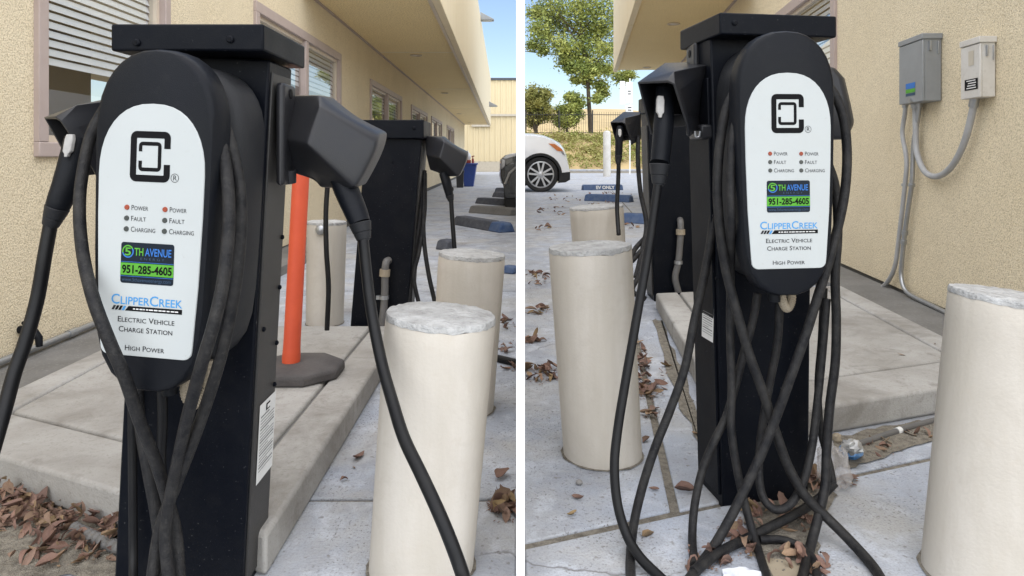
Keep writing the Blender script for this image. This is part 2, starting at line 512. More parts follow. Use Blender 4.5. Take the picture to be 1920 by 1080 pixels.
slab([(1.64, 9.22), (4.6, 9.22), (9, 16.0), (2.32, 16.0)])
slab([(seam(16.03, 1), 16.03), (14, 16.03), (14, 34), (0.7, 34)])
# left bay slabs: the crack beside the nearest bollard splits the first two
slab([(-3.4, -2.0), (-0.30, -2.0), (-0.30, 1.18), (-0.262, 1.30), (-0.272, 1.42), (-0.25, 1.56), (-3.4, 1.56)])
slab([(-0.293, -2.0), (seam(-2, -1), -2.0), (seam(1.56, -1), 1.56), (-0.243, 1.56), (-0.265, 1.42), (-0.255, 1.30), (-0.293, 1.18)])
slab([(-3.4, 1.572), (seam(1.572, -1), 1.572), (seam(4, -1), 4.0), (-3.4, 4.0)])
slab([(-3.4, 4.02), (seam(4.02, -1), 4.02), (seam(8.4, -1), 8.4), (-3.4, 8.4)])
slab([(-3.4, 8.42), (seam(8.42, -1), 8.42), (seam(15, -1), 15), (-3.4, 15)])
slab([(-3.4, 15.03), (seam(15.03, -1), 15.03), (0.4, 37), (-3.4, 37)])

# ---------------------------------------------------------------- kerbed pads under the pedestals
PH = 0.08
def pad(polys, base, name_label):
    m = MB(); m.prism(base, -0.01, PH - 0.012)
    o = struct(m.build('concrete_pad', 'concrete_dark'), name_label)
    for p in polys:
        q = MB(); q.prism(p, 0.0, PH)
        q.build('concrete_slab', 'concrete_pad', o, bevel=0.010, bseg=3)
    return o
def shrink(poly, d):
    n = len(poly); out = []
    for i in range(n):
        a, b, c = Vector(poly[i - 1]), Vector(poly[i]), Vector(poly[(i + 1) % n])
        e1 = (b - a).normalized(); e2 = (c - b).normalized()
        n1 = Vector((-e1.y, e1.x)); n2 = Vector((-e2.y, e2.x))
        bis = (n1 + n2)
        bis = bis / max(0.2, bis.length_squared / 2)
        out.append(tuple(b + bis * d))
    return out
def lf(x): return 1.267 - 0.454 * (x + 0.447)      # front edge of the left pad
def lfi(x): return lf(x) + 0.205
LX = (-1.49, -1.37, -0.576, -0.447)
LB = 2.86
left_pad = pad([shrink(p, 0.005) for p in [
    [(LX[0], lf(LX[0])), (LX[2], lf(LX[2])), (LX[2], lfi(LX[2])), (LX[0], lfi(LX[0]))],
    [(LX[2], lf(LX[2])), (LX[3], lf(LX[3])), (LX[3], LB), (LX[2], LB)],
    [(LX[0], lfi(LX[0])), (LX[1], lfi(LX[1])), (LX[1] - 0.03, LB), (LX[0], LB)],
    [(LX[1], lfi(LX[1])), (LX[2], lfi(LX[2])), (LX[2], LB), (LX[1] - 0.03, LB)]]],
    shrink([(LX[0], lf(LX[0])), (LX[3], lf(LX[3])), (LX[3], LB), (LX[0], LB)], 0.012), 'raised concrete pad beside the charger with the orange post behind it')
struct(slab([(-1.84, 0.9), (-1.50, 1.1), (-1.50, 6.0), (-1.84, 6.0)], 0.062, 'concrete_dark', None, -0.01), 'dark concrete strip along the foot of the tan wall').name = 'walkway_strip'
def rl(y): return 0.567 + 0.094 * (y - 1.81)       # kerb line of the right pad
def rfr(x): return 1.81 + 0.375 * (x - 0.567)
def rr_(y): return 1.41 + 0.10 * y
def rbk(x): return 3.55 + 0.2 * (x - 0.742)
def meet(fx, fy, x=0.6):
    for _ in range(60):
        x = fx(fy(x))
    return (x, fy(x))
def off(f, d): return lambda t: f(t) + d
A0 = meet(rl, rfr); A1 = meet(rr_, rfr, 1.6); A2 = meet(rr_, rbk, 1.7); A3 = meet(rl, rbk)
i_rl, i_rr, i_fr, i_bk = off(rl, 0.125), off(rr_, -0.12), off(rfr, 0.215), off(rbk, -0.0)
B0 = meet(i_rl, i_fr); B1 = meet(i_rr, i_fr, 1.5); B2 = meet(i_rr, i_bk, 1.6); B3 = meet(i_rl, i_bk)
C0 = meet(rl, i_fr); C1 = meet(rr_, i_fr, 1.6)
D0 = meet(i_rl, rfr)
right_pad = pad([shrink(p, 0.005) for p in [[D0, A1, C1, B0], [A0, D0, B3, A3], [B0, B1, B2, B3], [B1, C1, A2, B2]]],
                shrink([A0, A1, A2, A3], 0.012), 'raised concrete pad beside the charger below the grey electrical box')
struct(slab([(1.49, 0.7), (1.70, 0.7), (2.16, 4.6), (1.87, 4.6)], 0.062, 'concrete_dark', None, -0.01), 'dark concrete strip below the grey electrical box').name = 'walkway_strip'

# ---------------------------------------------------------------- buildings
def xL(y): return -1.76 - 0.012 * (y - 2.6)
def xR(y): return 1.6 + 0.125 * y
def quad_wall(m, f, y0, y1, z0, z1):
    m.add([(f(y0), y0, z0), (f(y1), y1, z0), (f(y1), y1, z1), (f(y0), y0, z1)], [(0, 1, 2, 3)])
def wall_with_holes(m, f, y0, y1, z0, z1, holes):
    ys = sorted({y0, y1, *[h[0] for h in holes], *[h[1] for h in holes]})
    for a, b in zip(ys, ys[1:]):
        h = [q for q in holes if q[0] <= a and q[1] >= b]
        if not h:
            quad_wall(m, f, a, b, z0, z1)
        else:
            if h[0][2] > z0: quad_wall(m, f, a, b, z0, h[0][2])
            if h[0][3] < z1: quad_wall(m, f, a, b, h[0][3], z1)
def side_box(m, f, y0, y1, z0, z1, o0, o1):
    """a block on a wall line f, from offset o0 to o1 off the wall (positive = +x)"""
    m.add([(f(y0) + o0, y0, z0), (f(y1) + o0, y1, z0), (f(y1) + o1, y1, z0), (f(y0) + o1, y0, z0),
           (f(y0) + o0, y0, z1), (f(y1) + o0, y1, z1), (f(y1) + o1, y1, z1), (f(y0) + o1, y0, z1)],
          [(0, 1, 2, 3), (7, 6, 5, 4), (0, 4, 5, 1), (1, 5, 6, 2), (2, 6, 7, 3), (3, 7, 4, 0)])

def window(bld, f, y0, y1, z0, z1, s, mull=True, fw=0.07, slat=True, slat_frac=1.0, dz=0.045):
    """s = +1 when the room lies at -x of the wall (left building), -1 for the right one"""
    m = MB()
    for a, b, c, d in ((y0, y1, z1 - fw, z1), (y0, y1, z0, z0 + fw), (y0, y0 + fw, z0 + fw, z1 - fw), (y1 - fw, y1, z0 + fw, z1 - fw)):
        side_box(m, f, a, b, c, d, -0.05 * s, 0.022 * s)
    if mull:
        ym = (y0 + y1) / 2
        side_box(m, f, ym - fw * 0.6, ym + fw * 0.6, z0 + fw, z1 - fw, -0.045 * s, 0.018 * s)
    wd = m.build('window', 'frame_mauve', bld, bevel=0.004)
    m = MB()
    g_ = 0.028
    for a, b, c, d in ((y0 + fw, y1 - fw, z1 - fw - g_, z1 - fw), (y0 + fw, y1 - fw, z0 + fw, z0 + fw + g_), (y0 + fw, y0 + fw + g_, z0 + fw + g_, z1 - fw - g_), (y1 - fw - g_, y1 - fw, z0 + fw + g_, z1 - fw - g_)):
        side_box(m, f, a, b, c, d, -0.052 * s, -0.012 * s)
    m.build('frame', 'frame_light', wd)
    m = MB()
    quad_wall(m, lambda y: f(y) - 0.03 * s, y0 + fw, y1 - fw, z0 + fw, z1 - fw)
    m.build('pane', 'window_glass', wd)
    m = MB()
    side_box(m, f, y0 - 0.1, y1 + 0.1, z0 - 0.1, z1 + 0.1, -0.5 * s, -0.45 * s)
    m.build('room_back', 'room_dark', wd)
    if slat:
        z = z1 - fw - 0.02
        zb = z1 - fw - (z1 - z0 - 2 * fw) * slat_frac
        ref = None
        while z > zb + 0.02:
            if ref is None:
                m = MB()
                a, b = y0 + fw + 0.03, y1 - fw - 0.03
                t = 0.40 * dz
                vs = []
                for y in (a, b):
                    for (o_, zz) in ((-0.046, -t), (-0.056, t), (-0.059, t), (-0.049, -t)):
                        vs.append((f(y) + o_ * s, y, z + zz))
                m.add(vs, [(0, 1, 5, 4), (1, 2, 6, 5), (2, 3, 7, 6), (3, 0, 4, 7), (0, 3, 2, 1), (4, 5, 6, 7)])
                ref = m.build('blind_slat', 'blind', wd)
                zref = z
            else:
                o = ref.copy()
                COL.objects.link(o)
                o.location = (0, 0, z - zref)
            z -= dz
    return wd

# left office building
bl = thing('office_building', 'tan stucco building with long overhang and a row of brown framed windows', 'building', (-2.5, 8, 0))
ZS = 2.214
wins = [(2.55, 3.56, 0.775, 1.80), (4.79, 7.31, 0.92, 1.86), (8.94, 11.68, 0.95, 1.79), (12.9, 15.6, 0.95, 1.76), (16.5, 19.3, 0.95, 1.76), (21.0, 24.0, 0.95, 1.76)]
m = MB()
wall_with_holes(m, xL, 0.6, 30.6, 0.075, ZS, [(a + 0.02, b - 0.02, c + 0.02, d - 0.02) for a, b, c, d in wins])
m.add([(xL(30.6), 30.6, 0.075), (-9, 30.6, 0.075), (-9, 30.6, ZS), (xL(30.6), 30.6, ZS)], [(0, 1, 2, 3)])
m.add([(xL(0.6), 0.6, 0.075), (-9, 0.6, 0.075), (-9, 0.6, ZS), (xL(0.6), 0.6, ZS)], [(3, 2, 1, 0)])
m.build('wall', 'stucco', bl)
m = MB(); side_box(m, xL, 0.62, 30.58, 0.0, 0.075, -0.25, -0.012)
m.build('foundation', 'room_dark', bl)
for k, (a, b, c, d) in enumerate(wins):
    window(bl, xL, a, b, c, d, 1, mull=(k > 0), slat_frac=(0.70, 0.55, 0.5, 0.5, 0.6, 0.6)[k], dz=(0.036 if k == 0 else 0.045), slat=(k < 5), fw=(0.055 if k == 0 else 0.075))
OV = 1.14
YO = 5.9
m = MB(); m.prism([(-9, 0.58), (xL(0.58) + 0.03, 0.58), (xL(YO) + 0.03, YO), (-9, YO)], ZS + 0.001, ZS + 0.12)
m.build('roof', 'fascia', bl)
m = MB()
m.add([(xL(YO) - 0.02, YO, ZS), (xL(30.6) - 0.02, 30.6, ZS), (xL(30.6) + OV, 30.6, ZS), (xL(YO) + OV, YO, ZS)], [(0, 1, 2, 3)])
m.build('soffit', 'stucco_soffit', bl)
m = MB(); side_box(m, xL, YO, 30.6, ZS - 0.012, ZS + 0.03, 0.0, 0.03)
m.build('soffit_trim', 'frame_mauve', bl)
ya = YO
k = 0
while ya < 30.5:
    yb = min(30.6, ya + 2.4)
    m = MB(); side_box(m, xL, ya + 0.012, yb - 0.012, ZS - 0.035, 4.25, OV - 0.06, OV + 0.02)
    m.build('fascia_panel', 'fascia', bl, bevel=0.006)
    ya = yb
m = MB(); side_box(m, xL, YO + 0.002, 30.6, ZS + 0.02, 4.22, -6, OV - 0.061)
m.build('upper_storey', 'fascia', bl)
m = MB(); side_box(m, xL, YO - 0.02, 30.62, ZS - 0.045, ZS - 0.01, OV - 0.09, OV - 0.055)
m.build('drip_edge', 'frame_light', bl)
for y in (9.5, 14.6, 20.5):
    m = MB(); side_box(m, xL, y - 0.03, y + 0.03, ZS - 0.006, ZS + 0.01, 0.04, OV - 0.1)
    m.build('control_joint', 'fascia', bl)
def downlight(bld, c, r=0.065):
    m = MB()
    n = 20
    m.lathe([(r, c.z - 0.002), (r, c.z - 0.014), (r * 0.82, c.z - 0.016), (r * 0.7, c.z + 0.02)], c.x, c.y, n, False, False)
    d = m.build('downlight', 'frame_light', bld, smooth=True)
    m = MB()
    m.lathe([(r * 0.72, c.z - 0.004), (r * 0.4, c.z - 0.008)], c.x, c.y, n, False, True)
    m.build('lens', 'paint_white', d, smooth=True)
for px, py in ((780, 103), (834, 174), (861, 213), (880, 230), (892, 246)):
    y = F * (ZS - CH) / (HZ - py)
    downlight(bl, Vector((min((px - 960) / F * y, xL(y) + OV - 0.15), y, ZS)), 0.085)
# flood lamps on the fascia edge
for y in (17.2, 27.0):
    t = thing('flood_lamp', 'grey wedge lamp on the fascia against the blue sky' if y < 20 else 'small wedge lamp low on the far end of the fascia', 'lamp', (xL(y) + OV, y, 4.0 if y < 20 else 2.9))
    z = 4.16 if y < 20 else 2.75
    m = MB()
    x0 = xL(y) + OV + 0.018
    m.add([(x0, y - 0.12, z), (x0 + 0.33, y - 0.1, z), (x0 + 0.33, y - 0.1, z + 0.03), (x0, y - 0.12, z + 0.2), (x0, y + 0.12, z), (x0 + 0.33, y + 0.1, z), (x0 + 0.33, y + 0.1, z + 0.03), (x0, y + 0.12, z + 0.2)],
          [(0, 1, 2, 3), (7, 6, 5, 4), (1, 5, 6, 2), (2, 6, 7, 3), (0, 4, 5, 1), (3, 7, 4, 0)])
    m.build('hood', 'grey_enamel', t, bevel=0.01)
    m = MB(); m.box(x0 + 0.05, x0 + 0.28, y - 0.08, y + 0.08, z - 0.012, z - 0.001)
    m.build('lens', 'face_white', t)

# far metal clad building closing the left bay
fb = thing('metal_clad_building', 'sunlit pale yellow ribbed metal building closing the far end', 'building', (-5, 39, 0))
def corr(x0, x1, y, z0, z1, pitch=0.30):
    m = MB(); x = x0; pts = []
    while x < x1:
        pts += [(x, y), (x + pitch * 0.55, y), (x + pitch * 0.65, y - 0.045), (x + pitch * 0.9, y - 0.045)]
        x += pitch
    pts.append((x1, y))
    pts = [p for p in pts if p[0] <= x1]
    n = len(pts)
    m.add([(p[0], p[1], z0) for p in pts] + [(p[0], p[1], z1) for p in pts], [(i, i + 1, n + i + 1, n + i) for i in range(n - 1)])
    return m
corr(-14, 0.45, 38.0, 0.55, 5.0).build('wall', 'metal_siding', fb)
m = MB(); m.box(-14, 0.44, 37.99, 38.5, -0.01, 0.55); m.build('foundation', 'siding_trim', fb)
m = MB(); m.box(-14, 0.47, 37.9, 45, 5.0, 5.12); m.build('roof', 'roof_edge', fb)
m = MB(); m.box(-14, 0.46, 37.86, 37.94, 3.02, 3.14); m.build('rain_ledge', 'siding_trim', fb)
m = MB(); m.box(-2.2, -1.2, 37.84, 37.94, 2.45, 3.0); m.build('vent_panel', 'siding_trim', fb)
m = MB(); m.box(0.44, 0.46, 38.05, 45, 0, 5.0); m.build('side_wall', 'metal_siding', fb)

# right office building
br = thing('office_building', 'tan stucco building carrying the two electrical boxes, with an overhang', 'building', (4, 6, 0))
ZR = 2.6
YQ = 7.0
YE = 14.5
m = MB()
wr = (4.65, 7.1, 1.25, 2.06)
wall_with_holes(m, xR, 0.6, YE, 0.075, ZR, [(wr[0] + 0.02, wr[1] - 0.02, wr[2] + 0.02, wr[3] - 0.02)])
m.add([(xR(YE), YE, 0.0), (11, YE, 0.0), (11, YE, ZR), (xR(YE), YE, ZR)], [(3, 2, 1, 0)])
m.add([(xR(0.6), 0.6, 0.0), (11, 0.6, 0.0), (11, 0.6, ZR), (xR(0.6), 0.6, ZR)], [(0, 1, 2, 3)])
m.build('wall', 'stucco', br)
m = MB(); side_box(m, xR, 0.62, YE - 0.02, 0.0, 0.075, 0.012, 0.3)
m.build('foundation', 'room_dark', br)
window(br, xR, *wr, -1, mull=False, slat_frac=0.9, fw=0.085)
m = MB()
m.prism([(xR(0.6) - 0.03, 0.58), (11, 0.58), (11, YQ), (xR(YQ) - 0.03, YQ)], ZR + 0.001, ZR + 0.14)
m.build('roof', 'fascia', br)
m = MB()
def xO(y): return 0.56 + 0.109 * y
m.prism([(xR(YQ) + 0.001, YQ + 0.001), (11, YQ + 0.001), (11, YE), (xO(YE) + 0.06, YE), (xO(YQ) + 0.06, YQ + 0.001)], ZR + 0.02, 4.35)
m.build('upper_storey', 'fascia', br)
m = MB()
m.add([(xO(YQ) + 0.06, YQ, ZR), (xR(YQ) + 0.02, YQ, ZR), (xR(YE) + 0.02, YE, ZR), (xO(YE) + 0.06, YE, ZR)], [(0, 3, 2, 1)])
m.build('soffit', 'stucco_soffit', br)
ya = YQ
while ya < YE - 0.1:
    yb = min(YE, ya + 2.35)
    m = MB(); side_box(m, xO, ya + 0.012, yb - 0.012, ZR - 0.05, 4.37, -0.02, 0.058)
    m.build('fascia_panel', 'fascia', br, bevel=0.006)
    ya = yb
m = MB(); side_box(m, xR, YQ, YE, ZR - 0.014, ZR + 0.01, -0.03, 0.0)
m.build('soffit_trim', 'frame_mauve', br)
for px, py in ((1263, 44), (1213, 126)):
    y = F * (ZR - CH) / (HZ - py)
    downlight(br, Vector(((px - 960) / F * y, y, ZR)), 0.085)

# ---------------------------------------------------------------- white partition between the two bays
m = MB()
p0, p1 = 1.2, 17.2
d = Vector((16 / F, 1, 0)).normalized()
nrm = Vector((d.y, -d.x, 0))
c0 = Vector((16 / F * p0, p0, 0)); c1 = Vector((16 / F * p1, p1, 0))
hw = 8.0 / F * p0
m.prism([tuple((c0 - nrm * hw)[:2]), tuple((c0 + nrm * hw)[:2]), tuple((c1 + nrm * hw)[:2]), tuple((c1 - nrm * hw)[:2])], -0.011, 1.32)
tag(m.build('partition_wall', 'partition_paint'), 'thin white partition wall seen end-on between the two charging bays', 'partition')

# ================================================================== CHARGING EQUIPMENT
def outline(a, hw_, top, arch, foot, hb, n=12):
    pass
def charger_outline(s=1.0, sw=1.0, dz=0.0):
    pts = []
    for k in range(17):                              # arch from right to left
        t = math.pi * k / 16
        ct, st = math.cos(t), math.sin(t)
        pts.append((0.1015 * math.copysign(abs(ct) ** 0.86, ct), 0.405 + 0.122 * (st ** 0.92)))
    left = [(-0.1005, 0.32), (-0.098, 0.22), (-0.094, 0.13), (-0.089, 0.085), (-0.079, 0.05), (-0.062, 0.024), (-0.042, 0.009), (-0.02, 0.002)]
    pts += left + [(-x, z) for x, z in reversed(left)]
    return [(x * s, 0.265 + (z - 0.265) * sw + dz) for x, z in pts]
def plate_outline():
    pts = []
    for k in range(21):
        t = math.pi * k / 20
        ct, st = math.cos(t), math.sin(t)
        pts.append((0.0885 * math.copysign(abs(ct) ** 0.85, ct), 0.335 + 0.1075 * (st ** 0.9)))
    left = [(-0.0875, 0.27), (-0.084, 0.17), (-0.0775, 0.078)]
    for k in range(6):
        t = math.pi / 2 * k / 5
        left.append((-0.0765 + 0.014 * (1 - math.cos(t)), 0.0695 - 0.0125 * math.sin(t)))
    pts += left + [(-x, z) for x, z in reversed(left)]
    return pts
def c_ring(x0, x1, z0, z1, th, gap0, gap1, side, rad):
    """a rounded rectangular ring opened on one side"""
    def loop(x0, x1, z0, z1, r_):
        out = []
        for cx, cz, a0 in ((x1 - r_, z1 - r_, 0), (x0 + r_, z1 - r_, 90), (x0 + r_, z0 + r_, 180), (x1 - r_, z0 + r_, 270)):
            for k in range(5):
                a = R(a0 + 90 * k / 4)
                out.append((cx + r_ * math.cos(a), cz + r_ * math.sin(a)))
        return out
    o = loop(x0, x1, z0, z1, rad)
    i = loop(x0 + th, x1 - th, z0 + th, z1 - th, 0.0006)
    if side == 'R':
        o = [(x1, gap1)] + o + [(x1, gap0)]
        i = [(x1 - th, gap1)] + i + [(x1 - th, gap0)]
    else:
        def rot(l, x):
            return [(x, gap0)] + l[10:] + l[:10] + [(x, gap1)]
        o = rot(o, x0); i = rot(i, x0 + th)
    return o, i
def flat(parent, M, name, poly, t, mat):
    m = MB(); m.add([M @ Vector((u, t, z)) for u, z in poly], [tuple(range(len(poly)))])
    return m.build(name, mat, parent)
def rrect(x0, x1, z0, z1, r_):
    out = []
    for cx, cz, a0 in ((x1 - r_, z1 - r_, 0), (x0 + r_, z1 - r_, 90), (x0 + r_, z0 + r_, 180), (x1 - r_, z0 + r_, 270)):
        for k in range(5):
            a = R(a0 + 90 * k / 4)
            out.append((cx + r_ * math.cos(a), cz + r_ * math.sin(a)))
    return out
def disc(cx, cz, r_, n=18):
    return [(cx + r_ * math.cos(2 * math.pi * k / n), cz + r_ * math.sin(2 * math.pi * k / n)) for k in range(n)]

def charger(label, base, yaw, roll, back, hs=1.0):
    """local frame: u right, t away from the viewer, w up; front plate at t = 0"""
    M = Matrix.Translation(base) @ Matrix.Rotation(yaw, 4, 'Z') @ Matrix.Translation((0, 0, 0.265)) @ Matrix.Rotation(roll, 4, 'Y') @ Matrix.Translation((0, 0, -0.265))
    t = thing('charger', label, 'charger', base)
    m = MB()
    def lp(s, sw, d, dz=0.0):
        return [M @ Vector((u, d, z)) for u, z in charger_outline(s, sw, dz)]
    m.loft([lp(0.90, 0.965, 0.0), lp(0.955, 0.984, 0.0015), lp(0.985, 0.995, 0.006), lp(1.0, 1.0, 0.014), lp(1.0, 1.0, 0.040), lp(0.985, 0.994, 0.046)])
    m.build('cover', 'plastic_black', t, smooth=True, angle=40)
    m = MB()
    m.loft([lp(0.66 * hs, 0.80, 0.046), lp(0.66 * hs, 0.80, 0.074), lp(0.86 * hs, 0.90, 0.082), lp(0.95 * hs, 0.935, 0.092), lp(0.98 * hs, 0.945, 0.105), lp(0.98 * hs, 0.945, back - 0.02), lp(0.96 * hs, 0.935, back)])
    m.build('back_housing', 'plastic_grey', t, smooth=True, angle=40)
    m = MB()
    po = plate_outline()
    n = len(po)
    m.loft([[M @ Vector((u * 1.0, 0.003, z)) for u, z in po], [M @ Vector((u, -0.0012, z)) for u, z in po], [M @ Vector((u * 0.992, -0.0022, 0.25 + (z - 0.25) * 0.996)) for u, z in po]], True, False)
    m.add([M @ Vector((u * 0.992, -0.0022, 0.25 + (z - 0.25) * 0.996)) for u, z in po], [tuple(range(n - 1, -1, -1))])
    fp = m.build('face_plate', 'face_white', t)
    T = -0.0026
    # open square emblem
    cx, cz = -0.0015, 0.362
    for args in ((cx - 0.0335, cx + 0.0335, cz - 0.0385, cz + 0.0385, 0.0105, cz - 0.0115, cz + 0.0125, 'R', 0.010), (cx - 0.0195, cx + 0.0185, cz - 0.0225, cz + 0.0225, 0.0058, cz - 0.0065, cz + 0.0075, 'L', 0.0065)):
        o, i = c_ring(*args)
        m = MB(); n = len(o)
        m.add([M @ Vector((u, T, z)) for u, z in o + i], [(k, k + 1, n + k + 1, n + k) for k in range(n - 1)])
        m.build('logo', 'ink_black', fp)
    lettering(fp, M, 'R', 0.011, 0.0372, cz - 0.0345, T, 'ink_black')
    m = MB()
    a, b = disc(0.0405, cz - 0.031, 0.0068), disc(0.0405, cz - 0.031, 0.0060)
    m.add([M @ Vector((u, T, z)) for u, z in a + b], [(k, (k + 1) % 18, 18 + (k + 1) % 18, 18 + k) for k in range(18)])
    m.build('logo', 'ink_black', fp)
    for ux, red in ((-0.038, 1), (0.026, 1)):
        for k, (wd, ww) in enumerate((('Power', 0.028), ('Fault', 0.025), ('Charging', 0.041))):
            z = 0.2835 - 0.0165 * k - (0.0 if ux < 0 else 0.0005)
            m = MB()
            m.loft([[M @ Vector((u, T + 0.001, zz)) for u, zz in disc(ux, z, 0.0044)], [M @ Vector((u, T - 0.0012, zz)) for u, zz in disc(ux, z, 0.0036)]], False, True)
            m.build('indicator_light', 'lamp_red' if k == 0 else 'lamp_dark', fp)
            lettering(fp, M, wd, 0.0112, ux + 0.0078, z - 0.0038, T, 'ink_grey', width=ww, caps=0.8)
    # dark service sticker
    sx0, sx1, sz0, sz1 = -0.0455, 0.0435, 0.168, 0.2305
    flat(fp, M, 'sticker', rrect(sx0, sx1, sz0, sz1, 0.004), T, 'sticker_navy')
    flat(fp, M, 'sticker', [(sx0, 0.1805), (sx1, 0.1805), (sx1, 0.1990), (sx0, 0.1990)], T - 0.0004, 'sticker_green')
    flat(fp, M, 'sticker', [(sx0, 0.2003), (sx1, 0.2003), (sx1, 0.2010), (sx0, 0.2010)], T - 0.0004, 'sticker_blue')
    flat(fp, M, 'sticker', [(sx0, 0.1785), (sx1, 0.1785), (sx1, 0.1792), (sx0, 0.1792)], T - 0.0004, 'sticker_blue')
    a, b = disc(-0.0335, 0.2165, 0.0098, 24), disc(-0.0335, 0.2165, 0.0078, 24)
    for half, mt in ((range(2, 13), 'sticker_green'), (range(13, 26), 'sticker_blue')):
        m = MB()
        m.add([M @ Vector((u, T - 0.0005, z)) for u, z in a + b], [(k % 24, (k + 1) % 24, 24 + (k + 1) % 24, 24 + k % 24) for k in half])
        m.build('logo', mt, fp)
    lettering(fp, M, '5', 0.0170, -0.0388, 0.2105, T - 0.0005, 'sticker_green', width=0.0105, bold=0.0003)
    lettering(fp, M, 'TH', 0.0165, -0.0225, 0.2110, T - 0.0005, 'sticker_green', width=0.0150, bold=0.00025)
    lettering(fp, M, 'AVENUE', 0.0165, -0.0048, 0.2110, T - 0.0005, 'sticker_blue', width=0.0440, bold=0.00025)
    lettering(fp, M, 'E N E R G Y', 0.0052, -0.012, 0.2045, T - 0.0005, 'sticker_dim', width=0.040)
    lettering(fp, M, '951-285-4605', 0.0170, -0.0425, 0.1838, T - 0.0008, 'ink_black', width=0.0835, bold=0.0005)
    lettering(fp, M, 'www.5thavenueenergy.com', 0.0078, -0.0425, 0.1712, T - 0.0005, 'sticker_dim', width=0.082)
    # maker's name and type lines
    lettering(fp, M, 'ClipperCreek', 0.0215, -0.0595, 0.1355, T, 'ink_blue', width=0.119, caps=0.78, bold=0.0002)
    flat(fp, M, 'logo', [(-0.036, 0.1258), (0.0595, 0.1258), (0.0595, 0.1332), (-0.030, 0.1332)], T, 'ink_black')
    for k, mt in enumerate(('ink_grey', 'ink_black', 'ink_black', 'ink_blue')):
        u = -0.059 + 0.0058 * k
        flat(fp, M, 'logo', [(u, 0.1262), (u + 0.0042, 0.1262), (u + 0.0080, 0.1330), (u + 0.0038, 0.1330)], T - 0.0001 * k, mt)
    u = -0.022
    rnd = random.Random(3)
    while u < 0.054:
        ln = rnd.uniform(0.0025, 0.007)
        flat(fp, M, 'logo', [(u, 0.1284), (u + ln, 0.1284), (u + ln, 0.1302), (u, 0.1302)], T - 0.0004, 'label_white')
        u += ln + rnd.uniform(0.0008, 0.0022)
    lettering(fp, M, 'Electric Vehicle', 0.0120, -0.0475, 0.1085, T, 'ink_grey', width=0.095, caps=0.8, bold=0.00008)
    lettering(fp, M, 'Charge Station', 0.0120, -0.0455, 0.0935, T, 'ink_grey', width=0.090, caps=0.8, bold=0.00008)
    lettering(fp, M, 'High Power', 0.0115, -0.034, 0.0655, T, 'ink_grey', width=0.066, caps=0.8, bold=0.00008)
    # small strain relief below the housing
    m = MB(); m.tube([M @ Vector((0.0, 0.06, 0.03)), M @ Vector((0.0, 0.06, -0.02))], 0.012, 12)
    m.build('cable_gland', 'plastic_black', t, smooth=True)
    pts = spline([M @ Vector((0.02, 0.075, 0.02)), M @ Vector((0.022, 0.07, -0.02)), M @ Vector((0.035, 0.075, -0.038)), M @ Vector((0.05, 0.085, -0.02)), M @ Vector((0.05, 0.09, 0.03))], 14)
    m = MB(); m.tube(pts, [0.0085 + 0.0012 * (k % 2) for k in range(len(pts))], 10)
    m.build('flexible_conduit', 'tan_conduit', t)
    return t

def column_mesh(x0, x1, y0, y1, z1, taper=(0, 0)):
    m = MB()
    m.add([(x0 + taper[0], y0, -0.01), (x1 + taper[1], y0, -0.01), (x1 + taper[1], y1, -0.01), (x0 + taper[0], y1, -0.01), (x0, y0, z1), (x1, y0, z1), (x1, y1, z1), (x0, y1, z1)],
          [(0, 3, 2, 1), (4, 5, 6, 7), (0, 1, 5, 4), (1, 2, 6, 5), (2, 3, 7, 6), (3, 0, 4, 7)])
    return m
def screw(parent, c, nrm, r_=0.006, mat='powder_black'):
    c = Vector(c); nrm = Vector(nrm)
    m = MB()
    m.tube([c - nrm * 0.001, c + nrm * 0.003, c + nrm * 0.0045], [r_, r_, r_ * 0.7], 12)
    o = m.build('screw', mat, parent, smooth=True)
    m = MB(); m.tube([c + nrm * 0.0040, c + nrm * 0.0052], r_ * 0.35, 6)
    m.build('socket', 'ink_black', o)
    return o
def spec_label(parent, M, wd, ht, code='square'):
    """paper type label: small emblem and lines of fine print"""
    m = MB(); m.add([M @ Vector(q) for q in ((0, 0, 0), (wd, 0, 0), (wd, 0, ht), (0, 0, ht))], [(0, 1, 2, 3)])
    lb = m.build('type_label', 'label_white', parent)
    m = MB()
    m.add([M @ Vector(q) for q in ((wd * 0.38, -0.0006, ht * 0.86), (wd * 0.62, -0.0006, ht * 0.86), (wd * 0.62, -0.0006, ht * 0.95), (wd * 0.38, -0.0006, ht * 0.95))], [(0, 1, 2, 3)])
    m.build('logo', 'ink_black', lb)
    m = MB()
    m.add([M @ Vector(q) for q in ((wd * 0.44, -0.001, ht * 0.88), (wd * 0.62, -0.001, ht * 0.88), (wd * 0.62, -0.001, ht * 0.93), (wd * 0.44, -0.001, ht * 0.93))], [(0, 1, 2, 3)])
    m.build('logo', 'label_white', lb)
    rnd = random.Random(5)
    z = ht * 0.82
    m = MB()
    row = 0
    while z > ht * 0.10:
        e = wd * (0.92 if row % 5 else 0.6)
        hh = ht * (0.010 if row % 4 else 0.018)
        m.add([M @ Vector(q) for q in ((wd * 0.08, -0.0006, z), (e, -0.0006, z), (e, -0.0006, z + hh), (wd * 0.08, -0.0006, z + hh))], [(0, 1, 2, 3)])
        z -= ht * 0.040
        row += 1
    m.build('print_lines', 'steel_print', lb)
    return lb

def lean(o_base, ang):
    """physical lean about the base, positive = top goes right"""
    b = Vector(o_base)
    return Matrix.Translation(b) @ Matrix.Rotation(ang, 4, 'Y') @ Matrix.Translation(-b)

